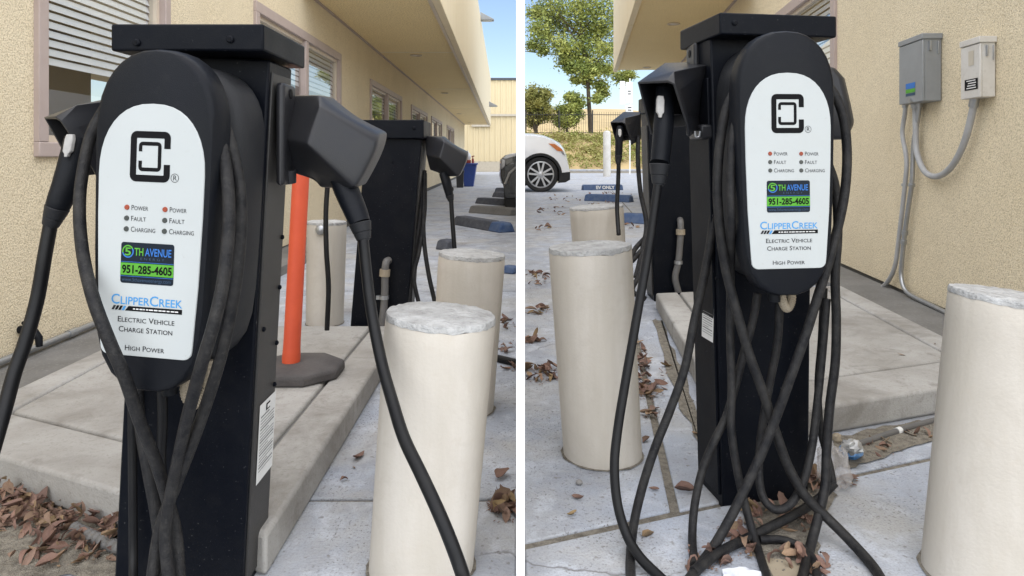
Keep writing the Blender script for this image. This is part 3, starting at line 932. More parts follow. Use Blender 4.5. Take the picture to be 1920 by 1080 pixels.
# hood A: seen from outside, solid shell open at the far lower side (rows and columns of the near left pedestal)
HA = {'a': (529, 178, 1.33), 'b': (601, 177, 1.275), 'c': (650, 219, 1.285), 'd': (714, 248, 1.30), 'e': (705, 286, 1.272), 'f': (668, 355, 1.245),
      'g': (600, 354, 1.29), 'h': (587, 338, 1.295), 'i': (545, 325, 1.29), 'j': (524, 257, 1.265), 'k': (575, 272, 1.215), 'b2': (596, 196, 1.238), 'd2': (706, 268, 1.274)}
def hood_a(parent, shift=Vector((0, 0, 0)), name='connector_holster', mirror=None):
    p = {k: P(*v) for k, v in HA.items()}
    order = ['a', 'b', 'c', 'd', 'e', 'f', 'g', 'h', 'i', 'j']
    back = {k: p[k] + Vector((0, 0.09, 0.004)) for k in order}
    keys = list(p.keys())
    vs = [p[k] for k in keys] + [back[k] for k in order]
    ix = {k: n for n, k in enumerate(keys)}
    bx = {k: len(keys) + n for n, k in enumerate(order)}
    fs = [('a', 'j', 'k', 'b2', 'b'), ('b', 'b2', 'd2', 'd', 'c'), ('b2', 'k', 'f', 'e', 'd2'), ('d', 'd2', 'e'), ('j', 'i', 'h', 'g', 'f', 'k')]
    fs = [tuple(ix[q] for q in f_) for f_ in fs]
    for a, b in zip(order, order[1:] + order[:1]):
        fs.append((ix[b], ix[a], bx[a], bx[b])[::-1])
    fs.append(tuple(bx[k] for k in order))
    m = MB(); m.add([q + shift for q in vs], fs)
    import bmesh
    o = m.build(name, 'plastic_hood', parent, bevel=0.010, bseg=2, angle=180, subsurf=2)
    bm = bmesh.new(); bm.from_mesh(o.data); bmesh.ops.recalc_face_normals(bm, faces=bm.faces); bm.to_mesh(o.data); bm.free()
    return o
# hood B: seen from the open side (rows and columns of the near right pedestal)
def hood_b(parent, shift=Vector((0, 0, 0)), name='connector_holster'):
    f1, f2, f2b, f3, f3b, f4 = P(1197, 156, 1.52), P(1252, 153, 1.47), P(1264, 158, 1.465), P(1288, 235, 1.50), P(1291, 256, 1.51), P(1222, 252, 1.56)
    b1, b2, b3, b4 = P(1248, 119, 1.70), P(1322, 117, 1.64), P(1322, 233, 1.64), P(1250, 240, 1.72)
    e2, e3 = P(1262, 136, 1.50), P(1322, 124, 1.56)
    vs = [f1, f2, f2b, f3, f3b, f4, b1, b2, b3, b4, e2, e3]
    fs = [(0, 1, 10, 6), (10, 11, 7, 6), (1, 2, 10), (0, 6, 9, 5), (10, 2, 3, 8, 11), (3, 4, 8), (6, 7, 8, 9), (7, 11, 8)]
    m = MB(); m.add([q + shift for q in vs], fs)
    o = m.build(name, 'plastic_hood', parent, solid=0.006, bevel=0.0025)
    # inner cradle
    m = MB()
    c0, c1 = P(1262, 165, 1.62) + shift, P(1262, 215, 1.62) + shift
    m.tube([c0, c1], 0.02, 14)
    m.build('cradle', 'ink_black', o, smooth=True)
    return o
def mount_plate(parent, c, sy, sz, sx, name='mount_plate', hole=True, s=1):
    m = MB(); m.box(c[0] - sx / 2, c[0] + sx / 2, c[1] - sy / 2, c[1] + sy / 2, c[2] - sz / 2, c[2] + sz / 2)
    o = m.build(name, 'plastic_hood', parent, bevel=0.012, bseg=4)
    if hole:
        m = MB(); x = c[0] + s * (sx / 2 + 0.0006)
        m.tube([(x, c[1], c[2] + sz * 0.40), (x + s * 0.001, c[1], c[2] + sz * 0.40)], 0.009, 14)
        m.build('keyhole', 'ink_black', o)
    return o

def connector(label, pts, rads, latch, cable=None, cmat='cable_clean', cr=0.0095, boot=2, group=None, flat=0.85):
    """pistol handle, ribbed boot, release latch and its hanging cable"""
    P0 = [Vector(p) for p in pts]
    t = thing('charging_connector', label, 'connector', P0[0], group)
    h = spline(P0[:-boot], 6)
    rr = []
    n0 = len(P0) - boot
    for i in range(len(h)):
        k = i / 6
        a = int(min(k, n0 - 2)); fr = k - a
        rr.append(rads[a] * (1 - fr) + rads[a + 1] * fr)
    m = MB(); m.tube(h, rr, 16, flat=flat)
    m.build('handle', 'plastic_black', t, smooth=True)
    b0 = P0[n0 - 1]; b1 = P0[-1]
    d_ = (b1 - b0)
    L_ = d_.length; d_.normalize()
    rb = rads[n0 - 1]; re = rads[-1]
    bp, br_ = [], []
    prof = [(0.0, 1.0), (0.04, 1.06), (0.5, 1.0), (0.52, 0.92), (0.56, 0.98), (0.9, 0.9), (0.92, 0.78), (1.0, 0.74)]
    for q, s_ in prof:
        bp.append(b0 + d_ * L_ * q); br_.append((rb * (1 - q) + re * q) * s_)
    m = MB(); m.tube(bp, br_, 16)
    m.build('boot', 'plastic_grey', t, smooth=True)
    if latch:
        c, u, ln, wd = latch
        c = Vector(c); u = Vector(u).normalized()
        side = u.cross(Vector((0, -1, 0))).normalized()
        fwd = Vector((0, -1, 0))
        m = MB()
        lo = []
        for q, s_ in ((0, 0.75), (0.2, 1), (0.75, 1), (0.86, 0.5), (1.0, 0.4)):
            o_ = c + u * ln * q
            lo.append([o_ + side * wd * s_ + fwd * 0.0, o_ + side * wd * s_ * 0.8 + fwd * 0.008, o_ - side * wd * s_ * 0.8 + fwd * 0.008, o_ - side * wd * s_])
        m.loft(lo)
        m.build('latch', 'latch_grey', t, bevel=0.0015)
    if cable:
        m = MB(); m.tube(cable_pts(cable, cr), cr, 10)
        m.build('cable', cmat, t, smooth=True, angle=80)
    return t
def loose_cable(label, lst, r=0.0094, mat='cable_rubber', name='charging_cable', group=None):
    m = MB(); m.tube(cable_pts(lst, r), r, 10)
    o = m.build(name, mat, None, smooth=True, angle=80)
    return tag(o, label, 'cable', group)

# ---------------------------------------------------------------- near left pedestal
PX0, PX1, PY0, PY1 = -0.652, -0.4265, 1.22, 1.345
ML = lean((-0.55, 1.29, 0.95), R(3.0))
p1 = thing('charger_pedestal', 'black steel pedestal carrying the charger in front of the orange post', 'pedestal', (-0.57, 1.29, 0))
column_mesh(PX0, PX1, PY0, PY1, 0.951).xf(ML).build('column', 'powder_black', p1, bevel=0.004)
m = MB(); m.box(PX1 - 0.002, PX1 + 0.003, PY0 + 0.012, PY1 - 0.010, 0.02, 0.93)
m.xf(ML).build('side_cover', 'side_panel', p1, bevel=0.0015)
m = MB(); m.box(-0.664, -0.411, 1.147, 1.377, 0.949, 0.994)
cp = m.build('cap', 'powder_black', p1, bevel=0.004, bseg=3)
for px, py in ((257, 80), (432, 74)):
    screw(cp, P(px, py, 1.1465), (0, -1, 0))
for py in (437, 530, 633, 710, 590):
    z = CH - (py - HZ) / F * 1.34
    q = ML @ Vector((PX1 + 0.003, 1.325 if py != 590 else 1.25, z))
    screw(p1, q, (1, 0, 0), 0.0045)
mount_plate(p1, (PX1 + 0.012, 1.272, 0.815), 0.072, 0.185, 0.016)
hood_a(p1)
# flange that carries the hood's lower bolt
m = MB(); m.tube([P(543, 318, 1.27), P(543, 342, 1.275)], 0.012, 12); m.build('hood_bolt_boss', 'plastic_hood', p1, smooth=True)
hood_b(p1, Vector((P(84, 222, 1.30) - P(1197, 156, 1.52))))
Mlab = ML @ Matrix.Translation(Vector((PX1 + 0.0042, 1.252, 0.185))) @ Matrix.Rotation(R(90), 4, 'Z')
spec_label(p1, Mlab, 0.085, 0.145)
charger('white-faced charger hanging in front of the orange post, cables looped round it', Vector((-0.5505, 1.055, 0.412)), R(-9), R(2.0), 0.155)

connector('black connector in the big hood beside the orange post, cable sweeping past the bollard',
          [P(633, 318, 1.285), P(652, 362, 1.275), P(668, 400, 1.265), P(675, 418, 1.26), P(680, 442, 1.255), P(683, 452, 1.255)],
          [0.0225, 0.0235, 0.0215, 0.0195, 0.015, 0.014], None,
          [(680, 440, 1.255), (686, 500, 1.245), (693, 560, 1.23), (703, 620, 1.21), (718, 690, 1.18), (735, 750, 1.14), (757, 820, 1.09), (790, 890, 1.04), (820, 955, 1.0), (845, 1015, 0.98), (868, 1080, 0.96), (885, 1150, 0.9)], cr=0.0100)
connector('black connector with grey latch in the hood against the window, cable hanging away',
          [P(148, 262, 1.27), P(128, 335, 1.25), P(112, 378, 1.24), P(108, 388, 1.24), P(96, 418, 1.24), P(93, 426, 1.24)],
          [0.024, 0.0235, 0.021, 0.0195, 0.016, 0.015], (P(135, 252, 1.245), P(128, 292, 1.235) - P(135, 252, 1.245), 0.042, 0.009),
          [(95, 420, 1.24), (84, 480, 1.23), (70, 560, 1.22), (48, 640, 1.2), (27, 700, 1.18), (8, 770, 1.15), (-30, 900, 1.1), (-60, 1000, 1.05)], cr=0.0118)

loose_cable('outer left strand of the cable coil hung round the charger by the orange post',
            [(205, 190, 1.16), (172, 250, 1.14), (154, 330, 1.115), (149, 400, 1.09), (156, 480, 1.065), (175, 560, 1.035), (205, 640, 1.022), (235, 710, 1.03), (262, 790, 1.06), (290, 860, 1.09), (312, 930, 1.11), (330, 1000, 1.12), (338, 1100, 1.1)])
loose_cable('outermost right strand of the cable coil beside the big hood',
            [(360, 165, 1.125), (392, 185, 1.11), (424, 245, 1.095), (446, 330, 1.085), (452, 410, 1.078), (446, 500, 1.074), (432, 590, 1.075), (408, 690, 1.075), (372, 800, 1.08), (330, 910, 1.10), (300, 990, 1.11), (283, 1100, 1.09)])
loose_cable('inner right strand of the cable coil crossing the charger face corner',
            [(370, 190, 1.11), (398, 215, 1.09), (418, 285, 1.07), (428, 360, 1.052), (428, 440, 1.035), (418, 530, 1.018), (400, 610, 1.005), (376, 690, 1.01), (352, 780, 1.05), (334, 860, 1.08), (318, 940, 1.09), (310, 1010, 1.09), (318, 1100, 1.08)])
loose_cable('straight hidden strand of the coil against the pedestal below the charger',
            [(258, 700, 1.18), (262, 790, 1.17), (277, 880, 1.15), (292, 960, 1.14), (300, 1030, 1.13), (300, 1110, 1.1)], 0.0095)
loose_cable('short upright strand behind the crossing cables below the charger',
            [(304, 720, 1.16), (305, 790, 1.165), (302, 870, 1.165), (312, 950, 1.155), (322, 1040, 1.14), (325, 1110, 1.1)], 0.0085, 'cable_clean')
loose_cable('slim black cable running straight down the pedestal edge above the leaves',
            [(248, 690, 1.2), (248, 800, 1.205), (249, 920, 1.2), (250, 1040, 1.19), (250, 1110, 1.15)], 0.0075, 'cable_clean')

# ---------------------------------------------------------------- far left pedestal
YB = 2.93
cx = (738 - 960) / F * YB
MLB = lean((cx, YB + 0.1, 0.86), R(4.6))
p2 = thing('charger_pedestal', 'black pedestal seen from behind with a grey pipe up its back', 'pedestal', (cx - 0.04, YB + 0.1, 0))
column_mesh(cx - 0.118, cx + 0.118, YB, YB + 0.2, 0.86).xf(MLB).build('column', 'powder_black', p2, bevel=0.004)
m = MB(); m.box(cx - 0.131, cx + 0.131, YB - 0.03, YB + 0.23, 0.852, 0.93)
m.build('cap', 'powder_black', p2, bevel=0.004)
m = MB(); m.box(cx + 0.112, cx + 0.122, YB + 0.02, YB + 0.18, 0.05, 0.83)
m.xf(MLB).build('side_cover', 'side_panel', p2)
for dx in (-0.09, 0.09):
    screw(p2, (cx + dx, YB - 0.0305, 0.895), (0, -1, 0), 0.008)
for px, py in ((740, 304), (722, 385)):
    screw(p2, MLB @ Vector(((px - 960) / F * YB + (0.03 if py > 380 else 0), YB - 0.0005, CH - (py - HZ) / F * YB)), (0, -1, 0), 0.004)
hood_a(p2, P(798, 290, 2.98) - P(524, 257, 1.27))
m = MB(); m.tube(spline([P(729, 488, YB - 0.01), P(724, 492, YB - 0.035), P(722, 510, YB - 0.04), P(721, 560, YB - 0.04), P(717, 600, YB - 0.045), P(712, 640, YB - 0.05), P(706, 655, YB - 0.05)], 8), 0.0155, 12)
pp = m.build('conduit', 'pipe_grey', p2, smooth=True, angle=70)
m = MB(); m.tube([P(722, 505, YB - 0.04), P(721, 518, YB - 0.04)], 0.022, 12); m.build('coupling', 'tan_conduit', pp)
m = MB(); m.tube([P(720, 554, YB - 0.04), P(720, 561, YB - 0.04)], 0.02, 12); m.build('pipe_strap', 'steel', pp)
m = MB(); m.box(*[v for v in (P(706, 557, YB - 0.03).x, P(724, 557, YB - 0.03).x, YB - 0.04, YB - 0.02)], P(720, 561, YB - 0.03).z, P(720, 554, YB - 0.03).z); m.build('strap_tab', 'steel', pp)
connector('small black connector in the hood of the pedestal near the blue bin',
          [P(832, 325, 2.99), P(838, 345, 2.98), P(842, 362, 2.98), P(843, 366, 2.98), P(845, 374, 2.98), P(846, 378, 2.98)],
          [0.022, 0.022, 0.019, 0.018, 0.014, 0.013], None,
          [(846, 376, 2.98), (848, 410, 2.97), (851, 450, 2.96), (854, 490, 2.95), (858, 540, 2.93)], cr=0.0098)
loose_cable('cable strand close along the far pedestal side', [(793, 330, 3.05), (788, 400, 3.0), (778, 470, 2.97), (770, 530, 2.95), (766, 600, 2.93)], 0.011)
loose_cable('middle cable strand bowing beside the far pedestal', [(797, 325, 3.05), (796, 400, 3.0), (786, 470, 2.95), (776, 520, 2.93), (788, 580, 2.92)], 0.009)
loose_cable('cable strand bowing out between the far pedestal and the mid bollard', [(796, 320, 3.05), (794, 390, 3.0), (795, 450, 2.97), (803, 510, 2.95), (815, 565, 2.95)], 0.0095)
loose_cable('thin black cable hanging down in front of the small capped bollard', [(615, 335, 2.64), (611, 400, 2.63), (612, 470, 2.62), (616, 540, 2.62), (613, 619, 2.62)], 0.0095, 'cable_clean', 'hanging_cable')

# ---------------------------------------------------------------- near right pedestal
QY = 1.55
YAW = R(8.5)
p3 = thing('charger_pedestal', 'black pedestal with tangled cables standing at the kerb corner below the grey box', 'pedestal', (0.57, QY + 0.07, 0))
MQ = Matrix.Translation((0.56, QY, 0)) @ Matrix.Rotation(YAW, 4, 'Z') @ Matrix.Translation((-0.56, -QY, 0))
column_mesh(0.437, 0.683, QY, QY + 0.135, 1.040, (0.030, -0.012)).xf(MQ).build('column', 'powder_black', p3, bevel=0.004)
m = MB(); m.box(0.431, 0.701, QY - 0.06, QY + 0.16, 1.034, 1.081)
cp = m.xf(MQ).build('cap', 'powder_black', p3, bevel=0.004, bseg=3)
for px, py in ((1377, 43), (1521, 51)):
    c = P(px, py, 1.477 if px < 1450 else 1.5125)
    screw(cp, c, MQ.to_3x3() @ Vector((0, -1, 0)))
m = MB(); m.add([MQ @ Vector(q) for q in ((0.4335, QY + 0.01, 0.95), (0.4335, QY + 0.12, 0.95), (0.4605, QY + 0.12, 0.02), (0.4605, QY + 0.01, 0.02), (0.4395, QY + 0.01, 0.95), (0.4395, QY + 0.12, 0.95), (0.4665, QY + 0.12, 0.02), (0.4665, QY + 0.01, 0.02))],
             [(0, 3, 2, 1), (4, 5, 6, 7), (0, 1, 5, 4), (3, 7, 6, 2), (0, 4, 7, 3), (1, 2, 6, 5)])
m.build('side_cover', 'powder_black', p3, bevel=0.0015)
hood_b(p3)
mount_plate(p3, (0.425, 1.63, 0.93), 0.075, 0.215, 0.014, s=-1)
m = MB(); m.box(*(P(1300, 240, 1.6).x, P(1326, 240, 1.6).x), 1.54, 1.64, P(0, 262, 1.6).z, P(0, 235, 1.6).z); m.build('hood_bolt_boss', 'plastic_hood', p3, bevel=0.006)
m = MB(); m.tube(spline([P(1303, 246, 1.53), P(1305, 256, 1.53), P(1311, 256, 1.53), P(1313, 246, 1.53)], 6), 0.0025, 8); m.build('padlock_loop', 'steel', p3, smooth=True)
hx, hy = 0.735, 1.66
m = MB(); lo = []
for z, dx, r_ in ((P(0, 128, hy).z, 0.0, 0.030), (P(0, 150, hy).z, 0.008, 0.042), (P(0, 200, hy).z, 0.018, 0.046), (P(0, 232, hy).z, 0.026, 0.046), (P(0, 262, hy).z, 0.020, 0.036)):
    lo.append([(hx + dx + r_ * cx_, hy + 1.1 * r_ * cy_, z) for cx_, cy_ in ((-1, -0.7), (-0.6, -1), (0.6, -1), (1, -0.6), (1, 0.6), (0.6, 1), (-0.6, 1), (-1, 0.7))])
m.loft(lo[::-1]); m.build('connector_holster', 'plastic_hood', p3, bevel=0.008, bseg=3)
for py in (403, 520):
    screw(p3, MQ @ Vector((0.4395 + (0.012 if py > 450 else 0.006), QY - 0.0005, CH - (py - HZ) / F * QY)), (0, -1, 0), 0.004)
Ml = Matrix.Translation(MQ @ Vector((0.4475, QY + 0.070, 0.36))) @ MQ.to_3x3().to_4x4() @ Matrix.Rotation(R(-90), 4, 'Z') @ Matrix.Rotation(R(-1.7), 4, 'X')
spec_label(p3, Ml, 0.06, 0.13)
charger('white-faced charger on the pedestal beside the two wall boxes', Vector((0.5435, 1.365, 0.497)), R(6), R(-0.4), 0.185, 0.74)
connector('black connector with pale grey latch hanging in the open hood near the tree',
          [P(1246, 168, 1.55), P(1244, 235, 1.52), P(1238, 300, 1.505), P(1237, 308, 1.50), P(1235, 335, 1.495), P(1235, 348, 1.495)],
          [0.021, 0.024, 0.0225, 0.022, 0.017, 0.0155], (P(1238, 180, 1.516), P(1237, 222, 1.503) - P(1238, 180, 1.516), 0.05, 0.0095),
          [(1234, 342, 1.495), (1226, 400, 1.49), (1214, 480, 1.48), (1200, 560, 1.46), (1186, 640, 1.44), (1172, 720, 1.42), (1159, 800, 1.40), (1152, 870, 1.38), (1157, 940, 1.36), (1174, 1000, 1.34), (1200, 1045, 1.30), (1245, 1090, 1.25)], cr=0.0098, flat=0.9)

DR = [
 ('dark cable bowing out from the pedestal side, second strand from the hooded connector', 0.0094,
  [(1338, 330, 1.56), (1336, 420, 1.55), (1322, 510, 1.53), (1302, 600, 1.51), (1284, 690, 1.49), (1256, 770, 1.47), (1228, 840, 1.45), (1204, 915, 1.43), (1188, 985, 1.40), (1182, 1050, 1.34), (1184, 1110, 1.25)]),
 ('long cable crossing the pedestal front from upper left to the concrete at lower right', 0.0100,
  [(1420, 150, 1.43), (1385, 165, 1.425), (1362, 205, 1.42), (1350, 270, 1.415), (1345, 350, 1.41), (1350, 430, 1.41), (1362, 510, 1.42), (1383, 590, 1.42), (1405, 665, 1.42), (1432, 740, 1.42), (1456, 815, 1.42), (1478, 875, 1.42), (1510, 930, 1.41), (1545, 965, 1.40), (1590, 1010, 1.36), (1635, 1060, 1.32), (1660, 1100, 1.28)]),
 ('cable hanging close along the charger rim and down to the kicked out foot loop', 0.0084,
  [(1420, 180, 1.425), (1390, 200, 1.40), (1374, 255, 1.385), (1370, 330, 1.38), (1371, 430, 1.385), (1370, 520, 1.46), (1369, 620, 1.455), (1372, 720, 1.45), (1371, 800, 1.44), (1382, 880, 1.43), (1398, 950, 1.41), (1418, 1020, 1.37), (1442, 1095, 1.30)]),
 ('cable slanting behind the others to the lower left of the pedestal', 0.0084,
  [(1420, 550, 1.47), (1412, 600, 1.47), (1395, 660, 1.47), (1380, 720, 1.465), (1362, 780, 1.46), (1338, 830, 1.455), (1316, 885, 1.45), (1302, 950, 1.42), (1298, 1010, 1.38), (1302, 1060, 1.33)]),
 ('long cable crossing the pedestal front from upper right to lower left', 0.0098,
  [(1520, 140, 1.47), (1556, 165, 1.465), (1580, 215, 1.455), (1588, 285, 1.445), (1584, 360, 1.43), (1570, 430, 1.42), (1551, 500, 1.405), (1532, 560, 1.40), (1510, 630, 1.40), (1485, 700, 1.40), (1458, 775, 1.40), (1430, 845, 1.395), (1400, 910, 1.385), (1370, 970, 1.37), (1335, 1030, 1.34), (1290, 1090, 1.28)]),
 ('upright cable at the far right of the bundle beside the pad', 0.0094,
  [(1550, 300, 1.50), (1566, 350, 1.495), (1571, 430, 1.49), (1566, 520, 1.48), (1568, 600, 1.475), (1566, 680, 1.47), (1556, 760, 1.46), (1550, 840, 1.45), (1547, 910, 1.43), (1534, 970, 1.40), (1518, 1030, 1.36), (1502, 1095, 1.30)]),
 ('cable dropping in a deep loop to the leaves at the pedestal foot', 0.0084,
  [(1462, 560, 1.47), (1458, 640, 1.475), (1445, 710, 1.475), (1432, 780, 1.47), (1424, 850, 1.46), (1424, 905, 1.44), (1435, 940, 1.425), (1458, 956, 1.415), (1485, 942, 1.42), (1507, 900, 1.44), (1522, 840, 1.46), (1532, 760, 1.475), (1542, 660, 1.485), (1550, 560, 1.49)]),
 ('slack strand behind the upright cable beside the pad', 0.0076,
  [(1545, 540, 1.50), (1540, 640, 1.505), (1534, 720, 1.505), (1538, 800, 1.50), (1555, 870, 1.48), (1562, 905, 1.46)]),
 ('cable lying across the ground from the plastic bag to the lower left', 0.0092,
  [(1565, 905, 1.50), (1535, 935, 1.49), (1495, 962, 1.45), (1450, 985, 1.42), (1400, 1010, 1.38), (1350, 1035, 1.33), (1300, 1072, 1.27)]),
 ('short cable curving over the ground beside the paper scrap', 0.0080,
  [(1425, 1012, 1.38), (1465, 1012, 1.38), (1500, 1025, 1.36), (1525, 1050, 1.33), (1535, 1100, 1.27)]),
]
for lab, r_, lst in DR:
    loose_cable(lab, lst, r_)

# ---------------------------------------------------------------- far right pedestal
YC = 3.72
cx = (1262 - 960) / F * YC
p4 = thing('charger_pedestal', 'distant black pedestal behind the raised pad, grey pipe up its back', 'pedestal', (cx, YC + 0.1, 0))
MC = lean((cx, YC + 0.1, 0.9), R(-2.0))
column_mesh(cx - 0.132, cx + 0.118, YC, YC + 0.2, 1.02).xf(MC).build('column', 'powder_black', p4, bevel=0.004)
m = MB(); m.box(cx - 0.146, cx + 0.132, YC - 0.02, YC + 0.22, 1.015, 1.10); m.build('cap', 'powder_black', p4, bevel=0.004)
m = MB(); m.box(cx - 0.138, cx - 0.128, YC + 0.02, YC + 0.18, 0.03, 0.95); m.xf(MC).build('side_cover', 'side_panel', p4)
hood_b(p4, P(1145, 230, 3.64) - P(1197, 156, 1.52))
m = MB(); m.tube(spline([P(1275, 412, YC - 0.01), P(1276, 418, YC - 0.04), P(1276, 440, YC - 0.05), P(1272, 490, YC - 0.05), P(1266, 520, YC - 0.05), P(1272, 548, YC - 0.05)], 8), 0.017, 12)
pp = m.build('conduit', 'pipe_grey', p4, smooth=True, angle=70)
m = MB(); m.tube([P(1276, 430, YC - 0.05), P(1276, 440, YC - 0.05)], 0.024, 12); m.build('coupling', 'tan_conduit', pp)
m = MB(); m.tube([P(1272, 489, YC - 0.05), P(1272, 495, YC - 0.05)], 0.022, 12); m.build('pipe_strap', 'steel', pp)
connector('small black connector in the distant hood above the farther bollard',
          [P(1163, 238, 3.62), P(1161, 262, 3.60), P(1160, 288, 3.60), P(1160, 291, 3.60), P(1160, 303, 3.60), P(1159, 308, 3.60)],
          [0.019, 0.0215, 0.0205, 0.0195, 0.015, 0.014], (P(1162, 242, 3.58), P(1162, 256, 3.57) - P(1162, 242, 3.58), 0.042, 0.009),
          [(1160, 305, 3.60), (1159, 340, 3.60), (1157, 390, 3.58), (1160, 440, 3.5)], cr=0.0115, flat=0.9)
loose_cable('cable strand bowing behind the big hooded connector', [(1197, 255, 3.68), (1196, 300, 3.66), (1201, 360, 3.65), (1212, 420, 3.6), (1204, 470, 3.5), (1192, 520, 3.4)], 0.0125)
loose_cable('cable loop resting on the ground behind the near bollard', [(1215, 440, 3.6), (1190, 468, 3.5), (1184, 490, 3.45), (1205, 470, 3.5), (1198, 515, 3.4), (1186, 545, 3.35), (1210, 560, 3.3)], 0.0125)
loose_cable('cable strand in front of the distant pedestal right edge', [(1311, 330, 3.66), (1314, 400, 3.65), (1309, 450, 3.64), (1303, 500, 3.63)], 0.0095, 'cable_clean')

# ---------------------------------------------------------------- bollards
def bollard(label, top, base, rad, chip_seed=1, knob=None):
    """top and base centres; a filled steel pipe with a rough concrete crown"""
    top = Vector(top); base = Vector(base)
    t = thing('bollard', label, 'bollard', base, 'cream concrete filled bollards')
    ax = (top - base); h = ax.length; ax.normalize()
    q = Vector((0, 0, 1)).rotation_difference(ax).to_matrix().to_4x4()
    M = Matrix.Translation(base) @ q
    m = MB()
    m.lathe([(rad * 0.945, -0.03), (rad * 0.95, 0.02), (rad * 0.98, h * 0.5), (rad * 1.005, h * 0.9), (rad * 1.003, h - 0.012), (rad * 0.975, h - 0.003)], 0, 0, 48)
    m.xf(M).build('post', 'bollard_cream', t, smooth=True, angle=50)
    m = MB()
    rnd = random.Random(chip_seed)
    loops = []
    ph = rnd.uniform(0, 9)
    for k, (s_, z) in enumerate(((1.0, h - 0.009), (1.0, h - 0.002), (0.985, h + 0.002), (0.8, h + 0.004), (0.45, h + 0.003), (0.12, h + 0.004))):
        lp = []
        for i in range(60):
            a = 2 * math.pi * i / 60
            nz = noise.noise(Vector((math.cos(a) * 4 + ph, math.sin(a) * 4, chip_seed))) * 0.6 + noise.noise(Vector((math.cos(a) * 13 + ph, math.sin(a) * 13, chip_seed))) * 0.4
            rr2 = rad * s_ * (1.006 + (0.014 * nz if k < 3 else 0.0))
            lp.append((rr2 * math.cos(a), rr2 * math.sin(a), z + 0.003 * noise.noise(Vector((math.cos(a) * s_ * 9, math.sin(a) * s_ * 9, ph))) - (0.006 * max(0, nz) if k == 0 else 0)))
        loops.append(lp)
    m.loft(loops, True, True).xf(M)
    m.build('crown', 'bollard_top', t, smooth=True, angle=35)
    m = MB(); a_, b_ = [], []
    for i in range(48):
        a = 2 * math.pi * i / 48
        a_.append(Vector((base.x + rad * 0.93 * math.cos(a), base.y + rad * 0.93 * math.sin(a), 0.0045)))
        q = rad * (0.975 + 0.045 * (0.5 + noise.noise(Vector((math.cos(a) * 3, math.sin(a) * 3, chip_seed * 2.3)))) + 0.03 * noise.noise(Vector((math.cos(a) * 12, math.sin(a) * 12, chip_seed))))
        b_.append(Vector((base.x + q * math.cos(a), base.y + q * math.sin(a), 0.0025)))
    m.add(b_ + a_, [(i, (i + 1) % 48, 48 + (i + 1) % 48, 48 + i) for i in range(48)])
    m.build('dirt_ring', 'grit', t)
    if knob is not None:
        kp = Vector(knob)
        m = MB(); m.tube([kp + Vector((0, 0.03, 0)), kp, kp + Vector((0.002, -0.012, 0)), kp + Vector((0.002, -0.018, 0))], [0.022, 0.024, 0.02, 0.008], 16)
        m.build('knob', 'steel', t, smooth=True)
    return t
bb = G(790, 1062); bollard('nearest cream bollard crossed by the sweeping connector cable', (P(827, 590, bb.y)), bb, 0.0785 * bb.y, 1)
bb = G(866, 768); bollard('cream bollard standing behind the one crossed by the sweeping cable', P(885, 476, bb.y), bb, 0.0477 * bb.y, 2)
bb = G(609, 606); bollard('small cream bollard with a metal knob behind the orange post', P(613, 416, bb.y), bb, 0.0278 * bb.y, 3, knob=P(601, 431, bb.y - 0.10))
bb = G(1130, 851); bollard('cream bollard nearest the white partition with cables hanging beside it', P(1106, 462, bb.y), bb, 0.0592 * bb.y, 4)
bb = G(1130, 560); bollard('cream bollard half hidden behind another, under the distant connector', P(1118, 387, bb.y), bb, 0.0385 * bb.y, 5)
bb = G(1845, 1080); bollard('large cream bollard cut by the frame edge below the wall boxes', P(1905, 556, bb.y), bb, 0.0832 * bb.y, 6, knob=None)

# ---------------------------------------------------------------- orange delineator post
bp_ = G(558, 702, PH)
t = thing('delineator_post', 'orange plastic post in an octagonal black rubber base', 'post', bp_)
m = MB()
rb = 0.150
def octo(r_, z):
    return [(bp_.x + r_ * math.cos(R(22.5 + 45 * k)), bp_.y + r_ * 0.95 * math.sin(R(22.5 + 45 * k)), z) for k in range(8)]
m.loft([octo(rb * 1.0, PH + 0.001), octo(rb, PH + 0.028), octo(rb * 0.93, PH + 0.036), octo(rb * 0.5, PH + 0.042), octo(rb * 0.3, PH + 0.044)])
m.build('base', 'rubber_base', t, bevel=0.006)
tx = P(566, 330, bp_.y)
ax = [(bp_.x + (tx.x - bp_.x) * k - 0.018 * (1 - k)) for k in (0, 0.03, 0.08, 0.12, 0.5, 1.0, 1.25)]
zz = [PH + 0.04 + (tx.z - PH - 0.04) * k for k in (0, 0.03, 0.08, 0.12, 0.5, 1.0, 1.25)]
m = MB(); m.tube([(ax[i], bp_.y - 0.01, zz[i]) for i in range(7)], [0.0275, 0.0285, 0.027, 0.0265, 0.0262, 0.026, 0.0258], 24)
m.build('tube', 'orange_plastic', t, smooth=True)

# ---------------------------------------------------------------- wall conduits, boxes and the like
def pipe(parent, pts, r_, mat, name, n=10, seg=12):
    m = MB(); m.tube(spline(pts, n), r_, seg)
    return m.build(name, mat, parent, smooth=True, angle=70)
